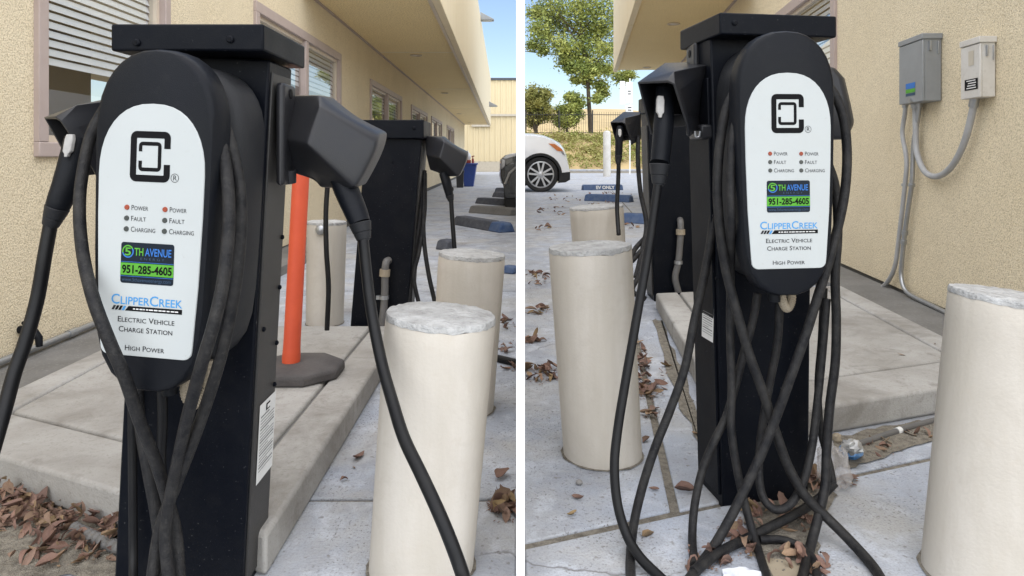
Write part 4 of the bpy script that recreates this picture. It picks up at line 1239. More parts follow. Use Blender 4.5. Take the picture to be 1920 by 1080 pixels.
# left wall: conduit at the wall foot
t = thing('wall_conduit', 'silver conduit running along the foot of the wall behind the leaf pile', 'conduit', G(60, 665, 0.06))
def on_left(px, py, o=0.03):
    k = (px - 960) / F
    y = (-1.76 + o + 0.012 * 2.6) / (k + 0.012)
    return P(px, py, y)
a, b = on_left(-30, 695, 0.035), on_left(200, 600, 0.035)
a.z = b.z = 0.085
pipe(t, [a, (a + b) / 2, b, b + (b - a) * 1.2], 0.0125, 'steel', 'pipe')
c = a + (b - a) * 0.62
m = MB(); m.tube([c, c + (b - a).normalized() * 0.05], 0.016, 14); m.build('coupling', 'steel', t, smooth=True)
fq = on_left(36, 618, 0.0)
t = thing('wall_faucet', 'small black faucet on the wall behind the hanging cable', 'faucet', fq)
m = MB(); m.tube([fq, fq + Vector((0.05, 0, 0)), fq + Vector((0.07, 0, -0.03)), fq + Vector((0.072, 0, -0.06))], [0.014, 0.014, 0.013, 0.011], 12); m.build('spout', 'plastic_black', t, smooth=True)
m = MB(); m.tube([fq + Vector((0.035, -0.03, 0.03)), fq + Vector((0.04, 0.03, 0.03))], 0.007, 10); m.tube([fq + Vector((0.037, 0, 0)), fq + Vector((0.037, 0, 0.032))], 0.006, 10); m.build('handle', 'plastic_black', t, smooth=True)
# flexible pipe in the leaves
cpts = spline([G(140, 990, 0.012), G(165, 1003, 0.013), G(200, 1018, 0.013), G(240, 1036, 0.012), G(262, 1050, 0.01)], 16)
m = MB(); m.tube(cpts, [0.0118 + 0.0014 * (1 if k % 4 < 2 else -1) * 0.6 for k in range(len(cpts))], 14)
tag(m.build('flexible_pipe', 'pipe_grey', None), 'ribbed grey flexible pipe lying among the brown leaves', 'pipe')

# right wall boxes
def enclosure(label, y0, y1, depth, z0, z1, mat, kind):
    t = thing('electrical_box', label, 'electrical box', (xR((y0 + y1) / 2), (y0 + y1) / 2, z0))
    m = MB(); side_box(m, xR, y0, y1, z0, z1, -depth, -0.002)
    m.build('case', mat, t, bevel=0.004)
    m = MB(); side_box(m, xR, y0 - 0.004, y1 + 0.004, z0 + 0.0, z1 - 0.022, -depth - 0.010, -depth - 0.0005)
    dr = m.build('door', mat, t, bevel=0.003)
    m = MB(); side_box(m, xR, y0 - 0.008, y1 + 0.008, z1 - 0.020, z1 + 0.006, -depth - 0.014, 0.0)
    m.build('rain_hood', mat, t, bevel=0.003)
    m = MB(); side_box(m, xR, y0 - 0.012, y0 - 0.0005, z1 - 0.075, z1 - 0.03, -depth * 0.75, -depth * 0.65); side_box(m, xR, y0 - 0.006, y0 - 0.0005, z1 - 0.09, z1 - 0.03, -depth * 0.25, -depth * 0.2)
    m.build('lock_hasp', 'steel', t, bevel=0.001)
    return t, dr
t, dr = enclosure('grey metal electrical box on the wall with small blue and green sticker', 3.23, 3.475, 0.083, 1.036, 1.345, 'grey_enamel', 0)
def on_door(parent, y0, y1, z0, z1, depth, mat, name='sticker', o=0.0012):
    m = MB(); x = -depth - 0.010 - o
    m.add([(xR(y1) + x, y1, z0), (xR(y0) + x, y0, z0), (xR(y0) + x, y0, z1), (xR(y1) + x, y1, z1)], [(0, 1, 2, 3)])
    return m.build(name, mat, parent)
on_door(dr, 3.30, 3.40, 1.105, 1.132, 0.083, 'sticker_blue')
on_door(dr, 3.30, 3.40, 1.085, 1.103, 0.083, 'sticker_green')
on_door(dr, 3.30, 3.40, 1.070, 1.083, 0.083, 'sticker_dim')
m = MB(); m.tube([(xR(3.34) - 0.09, 3.34, 1.045), (xR(3.34) - 0.105, 3.34, 1.045)], 0.012, 12); m.build('latch', 'steel', dr)
t2, dr2 = enclosure('small beige disconnect box on the wall with a black label', 2.79, 2.93, 0.058, 1.016, 1.255, 'beige_enamel', 1)
on_door(dr2, 2.80, 2.90, 1.050, 1.095, 0.058, 'ink_black')
for k in range(4):
    on_door(dr2, 2.812 + 0.004 * (k % 2), 2.885 - 0.006 * (k % 3), 1.056 + 0.010 * k, 1.060 + 0.010 * k, 0.058, 'label_white', 'print_line', 0.0018)
on_door(dr2, 2.83, 2.87, 1.15, 1.21, 0.058, 'siding_trim', 'embossed_panel', 0.0015)
def on_right(px, py, o=-0.03):
    k = (px - 960) / F
    y = (1.6 + o) / (k - 0.125)
    return P(px, py, y)
GRPC = 'conduits on the right wall'
def wall_pipe(label, lst, r_, mat, o=-0.03, couplings=(), fit=None):
    t = thing('wall_conduit', label, 'conduit', on_right(lst[-1][0], lst[-1][1], o), GRPC)
    pts = [on_right(px, py, o) for px, py in lst]
    pipe(t, pts, r_, mat, 'pipe')
    for (a, b) in couplings:
        m = MB(); m.tube([on_right(a[0], a[1], o), on_right(b[0], b[1], o)], r_ * 1.35, 14); m.build('coupling', 'steel', t, smooth=True)
    return t
wall_pipe('farther grey conduit from the grey box bending flat onto the strip', [(1698, 186), (1697, 210), (1692, 250), (1698, 285), (1700, 310), (1697, 345), (1691, 400), (1685, 450), (1679, 495), (1668, 523), (1650, 542), (1630, 552)], 0.0112, 'grey_conduit', couplings=(((1698, 189), (1697, 202)), ((1696, 344), (1696, 349))))
wall_pipe('straight silver conduit turning at the foot and running along the wall', [(1724, 186), (1723, 205), (1718, 240), (1713, 270), (1710, 340), (1703, 390), (1696, 440), (1691, 490), (1690, 520), (1697, 543), (1712, 556), (1745, 572), (1790, 594), (1850, 624)], 0.0112, 'steel', couplings=(((1724, 187), (1723, 200)), ((1710, 344), (1709, 349)), ((1697, 432), (1696, 440)), ((1695, 450), (1694, 457))))
wall_pipe('thick grey flexible conduit sagging between the two wall boxes', [(1716, 190), (1717, 240), (1719, 285), (1733, 320), (1754, 331), (1777, 320), (1797, 292), (1812, 255), (1822, 215), (1827, 190)], 0.0140, 'grey_conduit', o=-0.035, couplings=(((1716, 188), (1716, 203)), ((1825, 200), (1828, 183))))
# conduit lying in the gravel below the right pad
t = thing('ground_conduit', 'grey conduit half buried below the front kerb near the blue wrapper', 'conduit', G(1650, 825, 0.01))
pipe(t, [G(1595, 838, 0.006), G(1690, 806, 0.006), G(1770, 783, 0.006), G(1830, 765, 0.006)], 0.0085, 'pipe_grey', 'pipe')
m = MB(); m.tube([G(1681, 809, 0.006), G(1688, 806.6, 0.006)], 0.010, 12); m.build('coupling', 'label_white', t)

# ---------------------------------------------------------------- parking stops
def wheel_stop(label, c0, c1, w_, h_, mat, tip=None, tip_mat='stop_blue', words=None):
    c0 = Vector((c0[0], c0[1], 0)); c1 = Vector((c1[0], c1[1], 0))
    t = thing('wheel_stop', label, 'wheel stop', (c0 + c1) / 2, 'parking wheel stops')
    d_ = (c1 - c0).normalized(); n_ = Vector((-d_.y, d_.x, 0))
    def seg(a, b, mt, nm):
        m = MB(); lo = []
        L_ = (b - a).length
        for q in (0.0, 0.03 / max(L_, 0.1), 1 - 0.03 / max(L_, 0.1), 1.0):
            o = a + (b - a) * q
            s_ = 1.0 if 0.0 < q < 1.0 else 0.8
            lo.append([o - n_ * w_, o - n_ * w_ * 0.62 + Vector((0, 0, h_ * s_)), o + n_ * w_ * 0.62 + Vector((0, 0, h_ * s_)), o + n_ * w_])
        m.loft(lo)
        return m.build(nm, mt, t, bevel=0.01)
    if tip:
        cm = c0 + (c1 - c0) * (1 - tip)
        seg(c0, cm, mat, 'body'); seg(cm + d_ * 0.002, c1, tip_mat, 'painted_end')
    else:
        bd = seg(c0, c1, mat, 'body')
        if words:
            vs, fs = text_mesh(words, 0.11, bold=0.004)
            x0 = min(v.x for v in vs); x1 = max(v.x for v in vs)
            q = MB()
            mid = (c0 + c1) / 2 + d_ * 0.05
            sl = (n_ * 0.38 * w_ + Vector((0, 0, h_))).normalized()
            up = sl
            nn = d_.cross(up)
            q.add([mid - n_ * w_ * 1.0 + d_ * (v.x - (x0 + x1) / 2) + up * (v.y + 0.03) + nn * 0.004 for v in vs], fs)
            q.build('lettering', 'paint_white', bd)
    return t
a, b = G(862, 420), G(951, 436); wheel_stop('dark wheel stop with a blue end nearest the far pedestal', a, b, 0.10, 0.10, 'stop_dark', 0.22)
a, b = G(888, 398), G(966, 404); wheel_stop('weathered grey wheel stop in front of the dark vehicle, second in line', a, b, 0.11, 0.10, 'concrete_dark')
a, b = G(900, 381), G(966, 386); wheel_stop('flat black wheel stop third in line towards the bins', a, b, 0.12, 0.10, 'stop_dark')
a, b = G(930, 369), G(966, 371); wheel_stop('distant black wheel stop beside the vehicle bumper', a, b, 0.12, 0.10, 'stop_dark')
a, b = G(932, 360), G(967, 361); wheel_stop('most distant black wheel stop in front of the sunlit yard', a, b, 0.12, 0.10, 'stop_dark')
a, b = G(826, 466), G(846, 468); wheel_stop('short dark stop end showing beside the hanging cable of the far pedestal', a, b, 0.07, 0.085, 'stop_dark')
a, b = G(944, 510), G(969, 513); wheel_stop('blue stop end showing beside the mid bollard', a, b, 0.05, 0.05, 'stop_blue')
a, b = G(1092, 356.5), G(1166, 356); wheel_stop('navy wheel stop with white lettering near the white car', a, b, 0.12, 0.13, 'stop_blue', words='EV ONLY')
a, b = G(1100, 376), G(1184, 379); wheel_stop('leaf covered navy wheel stop between the car and the near bollards', a, b, 0.12, 0.12, 'stop_blue')
a, b = G(1166, 416), G(1216, 419); wheel_stop('bright blue wheel stop end beside the farther bollard', a, b, 0.12, 0.11, 'stop_blue')

# ---------------------------------------------------------------- bins at the left wall
bq = G(879, 350)
t = thing('waste_bin', 'blue plastic bin beside the wall with a red tray on top', 'bin', bq)
m = MB()
def sq(cx, cy, hx, hy, z): return [(cx - hx, cy - hy, z), (cx + hx, cy - hy, z), (cx + hx, cy + hy, z), (cx - hx, cy + hy, z)]
y = bq.y; s_ = y / F
bx0 = (880 - 960) * s_
m.loft([sq(bx0 - 1.5 * s_, y + 0.2, 8.5 * s_, 0.18, 0.0), sq(bx0, y + 0.2, 13 * s_, 0.24, 41 * s_), sq(bx0, y + 0.2, 15 * s_, 0.27, 41 * s_), sq(bx0, y + 0.2, 15 * s_, 0.27, 44 * s_)])
m.build('body', 'bin_blue', t, bevel=0.02)
t = thing('waste_bin', 'slim black bin squeezed between the blue bin and the wall', 'bin', G(861, 352))
y2 = G(861, 352).y; s2 = y2 / F; bx2 = (862 - 960) * s2
m = MB(); m.loft([sq(bx2, y2 + 0.1, 6 * s2, 0.09, 0.0), sq(bx2, y2 + 0.1, 7 * s2, 0.10, 28 * s2), sq(bx2, y2 + 0.1, 7.8 * s2, 0.11, 28 * s2), sq(bx2, y2 + 0.1, 7.6 * s2, 0.10, 33 * s2)])
m.build('body', 'bin_black', t, bevel=0.01)
zt = 44 * s_
m = MB(); m.box(bx0 - 15 * s_, bx0 + 2 * s_, y + 0.05, y + 0.35, zt + 0.002, zt + 6 * s_); tag(m.build('tray', 'crate_red', None, bevel=0.01), 'red tray lying on the blue bin', 'tray')
m = MB(); c = Vector((bx0 - 4 * s_, y + 0.2, zt + 6 * s_ + 0.004))
lo = []
for k, (r_, z) in enumerate(((0.06, 0), (0.085, 0.05), (0.09, 0.1), (0.07, 0.16), (0.025, 0.2), (0.02, 0.25))):
    lo.append([(c.x + r_ * math.cos(i * math.pi / 5) * (1 + 0.15 * noise.noise(Vector((i, k, 3)))), c.y + r_ * math.sin(i * math.pi / 5), c.z + z) for i in range(10)])
m.loft(lo); tag(m.build('bottle', 'bag_white', None, smooth=True), 'pale plastic jug standing on the red tray', 'bottle')
m = MB(); c = Vector((bx0 + 6 * s_, y + 0.15, zt + 0.002))
m.tube([c, c + Vector((0, 0, 0.10)), c + Vector((0, 0, 0.13)), c + Vector((0, 0, 0.17))], [0.03, 0.03, 0.012, 0.012], 12); m.tube([c + Vector((-0.03, 0, 0.17)), c + Vector((0.04, 0, 0.19))], 0.014, 8)
tag(m.build('spray_bottle', 'crate_red', None, smooth=True), 'small red topped spray bottle on the blue bin rim', 'bottle')
qd = G(846, 358)
m = MB(); m.lathe([(0.05, 0), (0.06, 0.04), (0.04, 0.09)], qd.x, qd.y, 10); tag(m.build('downpipe_shoe', 'ink_black', None, smooth=True), 'small dark fitting at the wall foot before the bins', 'fitting')

# ---------------------------------------------------------------- vehicles (only their near ends stand clear of the partition)
def wheel(parent, c, r_, wd, axis_y=True, rim=0.76, spokes=5):
    """axle along y"""
    def ring(prof, seg=40):
        return [[(c.x + q * math.cos(2 * math.pi * k / seg), c.y + yy, c.z + q * math.sin(2 * math.pi * k / seg)) for k in range(seg)] for q, yy in prof]
    m = MB(); m.loft(ring([(r_ * rim, 0.0), (r_ * rim * 1.04, -wd * 0.10), (r_ * 0.93, -wd * 0.14), (r_, -wd * 0.02), (r_, wd * 0.8), (r_ * 0.9, wd), (r_ * 0.5, wd)]), False, True)
    ty = m.build('wheel', 'tyre', parent, smooth=True)
    m = MB(); m.loft(ring([(r_ * rim, -wd * 0.06), (r_ * rim * 0.93, -wd * 0.07), (r_ * rim * 0.90, wd * 0.25)]), False, False)
    m.build('rim', 'alloy', ty, smooth=True)
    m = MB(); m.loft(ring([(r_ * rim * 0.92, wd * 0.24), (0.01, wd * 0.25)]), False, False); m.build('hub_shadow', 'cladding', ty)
    for k in range(spokes):
        for s_ in (-1, 1):
            a = 2 * math.pi * k / spokes + 0.3
            m = MB()
            d0 = Vector((math.cos(a), 0, math.sin(a))); n0 = Vector((-math.sin(a), 0, math.cos(a)))
            p0_ = c + d0 * r_ * 0.12 + n0 * s_ * r_ * 0.04
            a2 = a + s_ * 0.24
            p1_ = c + Vector((math.cos(a2), 0, math.sin(a2))) * r_ * rim * 0.93
            ww = r_ * 0.055
            q = [p0_ - n0 * ww, p0_ + n0 * ww, p1_ + n0 * ww, p1_ - n0 * ww]
            m.add([v + Vector((0, -wd * 0.05, 0)) for v in q] + [v + Vector((0, wd * 0.1, 0)) for v in q], [(0, 1, 2, 3), (0, 4, 5, 1), (1, 5, 6, 2), (2, 6, 7, 3), (3, 7, 4, 0)])
            m.build('spoke', 'alloy', ty)
    m = MB(); m.loft(ring([(r_ * 0.17, -wd * 0.06), (r_ * 0.14, -wd * 0.09), (0.005, -wd * 0.09)], 20), False, False); m.build('hub_cap', 'alloy', ty, smooth=True)
    return ty
YV = 15.4
def V(px, py, dy=0.0): return P(px, py, YV) + Vector((0, dy, 0))
car = thing('parked_car', 'white car nose with black wheel arch showing beside the partition', 'car', V(1020, 360))
prof = [(980, 352), (980, 252), (1000, 253), (1020, 256), (1036, 262), (1047, 270), (1056, 281), (1062, 296), (1066, 312), (1068, 322), (1068, 336), (1060, 341), (1046, 343)]
arch = [(1013 + 41 * math.cos(R(a)), 328 - 41 * math.sin(R(a))) for a in range(-20, 201, 10)]
arch = [q for q in arch if q[0] >= 980]
poly = [q for q in prof[1:]] + arch
m = MB()
lo = []
for dy, s_, z_ in ((0.0, 0.0, 0.985), (0.05, 0.0, 1.0), (0.30, 0.3, 1.03), (0.9, 1.0, 1.05), (1.5, 0.3, 1.03), (1.8, 0.0, 1.0)):
    l = []
    for px, py in poly:
        xx = px + (7.0 * s_ if px > 1045 and py < 342 and not (px, py) in arch else 0.0)
        zz_ = 360 - (360 - py) * (z_ if py < 300 else 1.0)
        l.append(V(xx, zz_, dy))
    lo.append(l)
m.loft(lo)
m.build('body', 'car_white', car, bevel=0.02, bseg=3, angle=50)
m = MB(); n = len(arch)
ai = [(1013 + 36 * math.cos(R(a)), 328 - 36 * math.sin(R(a))) for a in range(-20, 201, 10)]
ai = [q for q in ai if q[0] >= 980]
k = min(n, len(ai))
m.add([V(*q, -0.012) for q in arch[:k]] + [V(*q, -0.012) for q in ai[:k]] + [V(*q, 0.25) for q in ai[:k]], [(i, i + 1, k + i + 1, k + i) for i in range(k - 1)] + [(k + i, k + i + 1, 2 * k + i + 1, 2 * k + i) for i in range(k - 1)])
m.build('wheel_arch', 'cladding', car)
m = MB(); m.add([V(1052, 324, -0.012), V(1069, 322, 0.01), V(1069, 337, 0.01), V(1060, 342, -0.012), V(1046, 343, -0.012), V(1050, 334, -0.012)], [(0, 5, 4, 3, 2, 1)]); m.build('bumper', 'cladding', car, solid=0.02)
m = MB(); m.add([V(1028, 269, -0.006), V(1040, 270, -0.008), V(1053, 279, -0.004), V(1057, 285, 0.0), V(1045, 283, -0.006)], [(0, 4, 3, 2, 1)]); m.build('headlight', 'amber', car, solid=0.015)
m = MB(); m.add([V(1050, 283, -0.007), V(1056, 284, -0.004), V(1060, 292, -0.002), V(1055, 290, -0.006)], [(0, 3, 2, 1)]); m.build('headlight', 'lens', car, solid=0.015)
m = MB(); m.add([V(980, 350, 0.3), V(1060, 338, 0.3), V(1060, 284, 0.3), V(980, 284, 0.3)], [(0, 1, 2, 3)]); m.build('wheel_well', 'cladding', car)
wheel(car, V(1014, 327.5, 0.03), 33 * YV / F, 0.2)

YD = 9.6
def W(px, py, dy=0.0): return P(px, py, YD) + Vector((0, dy, 0))
tr = thing('parked_truck', 'dark vehicle front with silver bumper beside the partition', 'truck', W(955, 400))
xe = 968.5
m = MB(); lo = []
for dy, s_ in ((0.0, 0), (0.4, 4), (1.4, 4), (1.9, 0)):
    lo.append([W(px - s_ * (px < 950), py, dy) for px, py in ((940, 300), (946, 294), (958, 291), (xe, 290), (xe, 352), (950, 352), (942, 345), (939, 330))])
m.loft(lo); m.build('body', 'car_dark', tr, bevel=0.02)
m = MB(); lo = []
for dy in (-0.01, 1.5):
    lo.append([W(px, py, dy) for px, py in ((941, 297), (947, 291), (958, 288), (xe, 287), (xe, 293), (948, 299))])
m.loft(lo); m.build('bonnet_edge', 'car_silver', tr, bevel=0.01)
m = MB(); lo = []
for dy in (-0.03, 0.3):
    lo.append([W(px, py, dy) for px, py in ((945, 312), (956, 306), (xe, 305), (xe, 372), (948, 372), (943, 345))])
m.loft(lo); m.build('grille', 'car_dark', tr, bevel=0.01)
m = MB(); m.tube([W(947, 345, -0.05), W(955, 325, -0.06), W(967, 314, -0.05)], 0.018, 8); m.build('bumper_bar', 'car_silver', tr, smooth=True)
m = MB(); m.loft([[W(px, py, dy) for px, py in ((940, 298), (948, 300), (947, 312), (940, 318))] for dy in (-0.04, 0.05)]); m.build('headlight', 'lens', tr, bevel=0.01)
m = MB(); m.loft([[W(px, py, dy) for px, py in ((944, 352), (xe, 352), (xe, 398), (952, 397), (946, 385))] for dy in (-0.02, 0.6)]); m.build('wheel', 'tyre', tr, bevel=0.03)

# ---------------------------------------------------------------- planting and yard behind the right bay
m = MB()
NX, NY = 40, 10
vs = []
for j in range(NY + 1):
    for i in range(NX + 1):
        x = -2 + 30 * i / NX; y = 40 + 9 * j / NY
        h_ = 2.35 * min(1, j / 6) ** 0.8 + 0.15 * noise.noise(Vector((x * 0.7, y * 0.7, 0)))
        vs.append((x, y, h_ - 0.02 if j else -0.03))
m.add(vs, [(j * (NX + 1) + i, j * (NX + 1) + i + 1, (j + 1) * (NX + 1) + i + 1, (j + 1) * (NX + 1) + i) for j in range(NY) for i in range(NX)])
bank = struct(m.build('bank_terrain', 'dry_grass', None, smooth=True))
m = MB(); vs = []
for j in range(9):
    for i in range(41):
        x = -40 + 180 * i / 40; y = 60 + 70 * j / 8
        h_ = (1.0 + 8.6 * math.sin(math.pi * min(1, j / 8) * 0.5)) * (0.55 + 0.45 * math.exp(-((x - 10) / 22) ** 2)) + 0.8 * noise.noise(Vector((x * 0.06, y * 0.06, 4)))
        vs.append((x, y, h_ if j else -0.5))
m.add(vs, [(j * 41 + i, j * 41 + i + 1, (j + 1) * 41 + i + 1, (j + 1) * 41 + i) for j in range(8) for i in range(40)])
struct(m.build('hill', 'dry_grass', None, smooth=True))
m = MB(); m.box(0.75, 16, 38.6, 39.6, -0.01, 0.10); struct(m.build('kerb', 'concrete', None, bevel=0.02))

def leaf_cloud(rnd, clumps, n, size, squash=0.8):
    m = MB(); vs, fs = [], []
    for c, r_ in clumps:
        for _ in range(n):
            u = Vector((rnd.gauss(0, 1), rnd.gauss(0, 1), rnd.gauss(0, 1)))
            u = u * 0.49
            p = c + Vector((u.x * r_, u.y * r_, u.z * r_ * squash))
            s_ = size * rnd.uniform(0.6, 1.3)
            a = Vector((rnd.gauss(0, 1), rnd.gauss(0, 1), rnd.gauss(0, 0.6))).normalized()
            b = a.cross(Vector((rnd.gauss(0, 1), rnd.gauss(0, 1), rnd.gauss(0, 1)))).normalized()
            k = len(vs)
            vs += [p - a * s_, p + b * s_ * 0.45, p + a * s_, p - b * s_ * 0.45]
            fs.append((k, k + 1, k + 2, k + 3))
    m.add(vs, fs)
    return m
rnd = random.Random(21)
YT = 47.0
def T(px, py, dy=0): return P(px, py, YT + dy)
tree = thing('tree', 'tall leafy tree with thin dark trunk rising behind the fence', 'tree', T(1107, 252))
m = MB()
trunk = spline([T(1108, 262), T(1107, 235), T(1104, 190), T(1102, 150), T(1098, 110), T(1090, 60), T(1092, 10), T(1100, -40)], 6)
m.tube(trunk, [0.17 - 0.10 * i / len(trunk) for i in range(len(trunk))], 10)
for a, b, c in (((1102, 150), (1125, 110), (1150, 70)), ((1103, 160), (1085, 120), (1055, 85)), ((1096, 100), (1065, 55), (1030, 25)), ((1100, 120), (1140, 100), (1175, 110)), ((1092, 60), (1120, 20), (1140, -30)), ((1092, 70), (1050, 30), (1020, -20))):
    m.tube(spline([T(*a), T(*b, rnd.uniform(-0.8, 0.8)), T(*c, rnd.uniform(-1.5, 1.5))], 6), [0.06 - 0.0035 * i for i in range(13)], 7)
m.build('trunk', 'bark', tree, smooth=True)
cl = []
for px, py, r_ in ((1020, 20, 26), (1045, 5, 30), (1075, 15, 30), (1105, 0, 30), (1130, 20, 26), (1010, 55, 20), (1035, 50, 26), (1065, 50, 28), (1100, 45, 28), (1130, 55, 24), (1050, 85, 22), (1080, 90, 26), (1110, 85, 26), (1135, 95, 20), (1000, 85, 12), (1060, 115, 16), (1090, 125, 18), (1120, 125, 18), (1140, 130, 14), (1100, 150, 12), (1125, 160, 13), (1165, 145, 14), (1180, 140, 10), (1080, 150, 8), (1120, 185, 8), (1015, -30, 30), (1060, -40, 36), (1110, -45, 36), (1150, -20, 34), (1160, 40, 26), (1165, 90, 22), (1005, 25, 14), (1130, 175, 10), (1020, 95, 9), (1095, 65, 24), (1085, 110, 22), (1108, 135, 16), (1060, 95, 18), (1040, 30, 26), (1090, 20, 28), (1120, 60, 22), (1022, 70, 18), (1070, 130, 10)):
    s_ = YT / F
    cl.append((T(px, py, rnd.uniform(-1.6, 1.6)), r_ * s_ * 1.15))
leaf_cloud(rnd, cl, 640, 0.115).build('crown', 'leaf_green', tree)
def shrub_tree(label, px, base, top, wd, seed, mat, yy, dense=330):
    rnd = random.Random(seed)
    t = thing('shrub_tree', label, 'tree', P(px, base, yy))
    m = MB()
    for k in range(4):
        m.tube(spline([P(px + rnd.uniform(-3, 3), base, yy), P(px + rnd.uniform(-8, 8), (base * 2 + top) / 3, yy), P(px + rnd.uniform(-wd, wd) * 0.6, (base + 2 * top) / 3, yy + rnd.uniform(-0.4, 0.4))], 6), [0.06 - 0.003 * i for i in range(13)], 7)
    m.build('trunk', 'bark', t, smooth=True)
    cl = []
    for _ in range(22):
        a = rnd.uniform(0, 2 * math.pi); q = rnd.random() ** 0.5
        cl.append((P(px + wd * 0.75 * q * math.cos(a), (top + base) / 2 - 6 + (base - top) * 0.36 * q * math.sin(a), yy + rnd.uniform(-0.6, 0.6)), rnd.uniform(9, 15) * yy / F))
    leaf_cloud(rnd, cl, int(dense * 1.5), 0.095).build('crown', mat, t)
shrub_tree('olive green round tree above the white car bonnet', 1006, 258, 160, 32, 3, 'leaf_olive', 46.2)
shrub_tree('darker bushy tree between the white car and the thin trunk', 1066, 258, 168, 30, 4, 'leaf_green', 46.4)
rnd = random.Random(31)
cl = []
for _ in range(260):
    x = rnd.uniform(0.9, 13); y = rnd.uniform(40.1, 45.2)
    h_ = 2.35 * min(1, (y - 40) / 5.4) ** 0.8
    cl.append((Vector((x, y, h_ + 0.12)), rnd.uniform(0.28, 0.5)))
ivy = leaf_cloud(rnd, cl, 75, 0.075, 0.7).build('undergrowth', 'ivy')
tag(ivy, 'yellow green ivy and dry weeds covering the bank', 'undergrowth', kind='stuff')
# fence
fn = thing('picket_fence', 'thin black iron fence along the top of the bank', 'fence', P(1080, 250, 45.6))
YF = 45.6; z0, z1 = 2.25, CH + (HZ - 210) / F * YF
for k, x in enumerate([0.9 + 2.2 * i for i in range(6)]):
    m = MB(); m.box(x - 0.04, x + 0.04, YF - 0.04, YF + 0.04, z0 - 0.1, z1 + 0.12); m.build('post', 'fence_black', fn)
for z in (z0 + 0.15, z1 - 0.18):
    m = MB(); m.box(0.8, 12, YF - 0.02, YF + 0.02, z - 0.02, z + 0.02); m.build('rail', 'fence_black', fn)
ref = None
for k in range(72):
    x = 0.95 + 0.15 * k
    if ref is None:
        m = MB(); m.box(-0.009, 0.009, YF - 0.009, YF + 0.009, z0, z1); m.xf(Matrix.Translation((x, 0, 0)))
        ref = m.build('picket', 'fence_black', fn); x_ref = x
    else:
        o = ref.copy(); COL.objects.link(o); o.location = (x - x_ref, 0, 0)
# white guard post, sign
gp = G(1138, 331)
t = thing('guard_post', 'tall white guard post standing in front of the ivy bank', 'post', gp)
m = MB(); hgt = 86 * gp.y / F
m.lathe([(0.155, 0), (0.155, hgt - 0.1), (0.12, hgt - 0.03), (0.04, hgt)], gp.x, gp.y, 20); m.build('tube', 'guard_paint', t, smooth=True)
sp_ = G(1181, 327)
t = thing('sign_post', 'white parking signs on a thin post behind the big hood', 'sign', sp_)
s_ = sp_.y / F
m = MB(); m.box(sp_.x - 0.03, sp_.x + 0.03, sp_.y - 0.02, sp_.y + 0.02, -0.01, 180 * s_); m.build('post', 'paint_white', t)
for px0, px1, py0, py1 in ((1162, 1172, 152, 196), (1173, 1186, 154, 194), (1173, 1187, 197, 212)):
    a, b = P(px0, py1, sp_.y - 0.03), P(px1, py0, sp_.y - 0.03)
    m = MB(); m.box(a.x, b.x, a.y - 0.008, a.y, a.z, b.z); q = m.build('sign_plate', 'paint_white', t, bevel=0.004)
    if px0 > 1172:
        zc = (a.z + b.z) / 2
        for k in range(2):
            m = MB(); m.box(a.x + 0.1, b.x - 0.08, a.y - 0.011, a.y - 0.0085, zc + 0.05 - 0.12 * k, zc + 0.09 - 0.12 * k); m.build('print_mark', 'ink_black', q)
# overhead wires
for k, (pa, pb) in enumerate((((976, 78), (1030, 88)), ((976, 92), (1030, 102)))):
    m = MB(); m.tube(spline([P(pa[0], pa[1], 60), P(1000, 85 + 13 * k, 58), P(pb[0] + 200, pb[1] + 20, 56)], 8), 0.035, 6)
    tag(m.build('overhead_wire', 'wire'), ('upper' if k == 0 else 'lower') + ' of the two overhead wires crossing the sky by the tree', 'wire')

# ================================================================== LITTER AND LEAVES
def leaf_mesh(seed):
    rnd = random.Random(seed)
    m = MB(); n = 7
    vs = []
    curl = rnd.uniform(0.05, 1.1); bend = rnd.uniform(-1.3, 1.3); tw = rnd.uniform(-1.0, 1.0); wf = rnd.uniform(0.17, 0.34); torn = rnd.random() < 0.35
    for i in range(n):
        t = i / (n - 1)
        w_ = wf * math.sin(math.pi * min(1, t * 0.97 + 0.02)) ** 0.75 * (1.12 - 0.3 * t)
        for s_ in (-1, 0, 1):
            x = (t - 0.5)
            y = s_ * w_ * (rnd.uniform(0.5, 1.0) if torn and s_ else 1.0)
            z = curl * (abs(s_) * w_ * 1.1) + bend * (t - 0.5) ** 2 * 0.8 + tw * s_ * w_ * (t - 0.5)
            vs.append((x, y, z + 0.015 * rnd.uniform(-1, 1)))
    fs = []
    for i in range(n - 1):
        for j in range(2):
            a = i * 3 + j
            fs.append((a, a + 1, a + 4, a + 3))
    m.add(vs, fs)
    # stalk
    k = len(m.v)
    m.add([(-0.5, -0.012, 0.01), (-0.5, 0.012, 0.01), (-0.64, 0.0, 0.03)], [(0, 1, 2)])
    zmin = min(v.z for v in m.v)
    me = bpy.data.meshes.new('leaf')
    me.from_pydata([(v.x, v.y, v.z - zmin) for v in m.v], [], m.f)
    me.polygons.foreach_set('use_smooth', [True] * len(me.polygons))
    me.materials.append(MATS['dry_leaf'])
    return me
LEAVES = [leaf_mesh(s_) for s_ in range(30)]
def put_leaf(name, parent, c, size, tilt, rnd):
    o = bpy.data.objects.new(name, rnd.choice(LEAVES))
    COL.objects.link(o)
    o.rotation_euler = (rnd.gauss(0, tilt), rnd.gauss(0, tilt), rnd.uniform(0, 6.283))
    s_ = 0.9 * size * rnd.choice((rnd.uniform(0.35, 0.7), rnd.uniform(0.75, 1.3), rnd.uniform(0.75, 1.3)))
    o.scale = (s_, s_ * rnd.uniform(0.8, 1.15), s_)
    o.location = c
    if parent is not None:
        attach(o, parent)
    return o
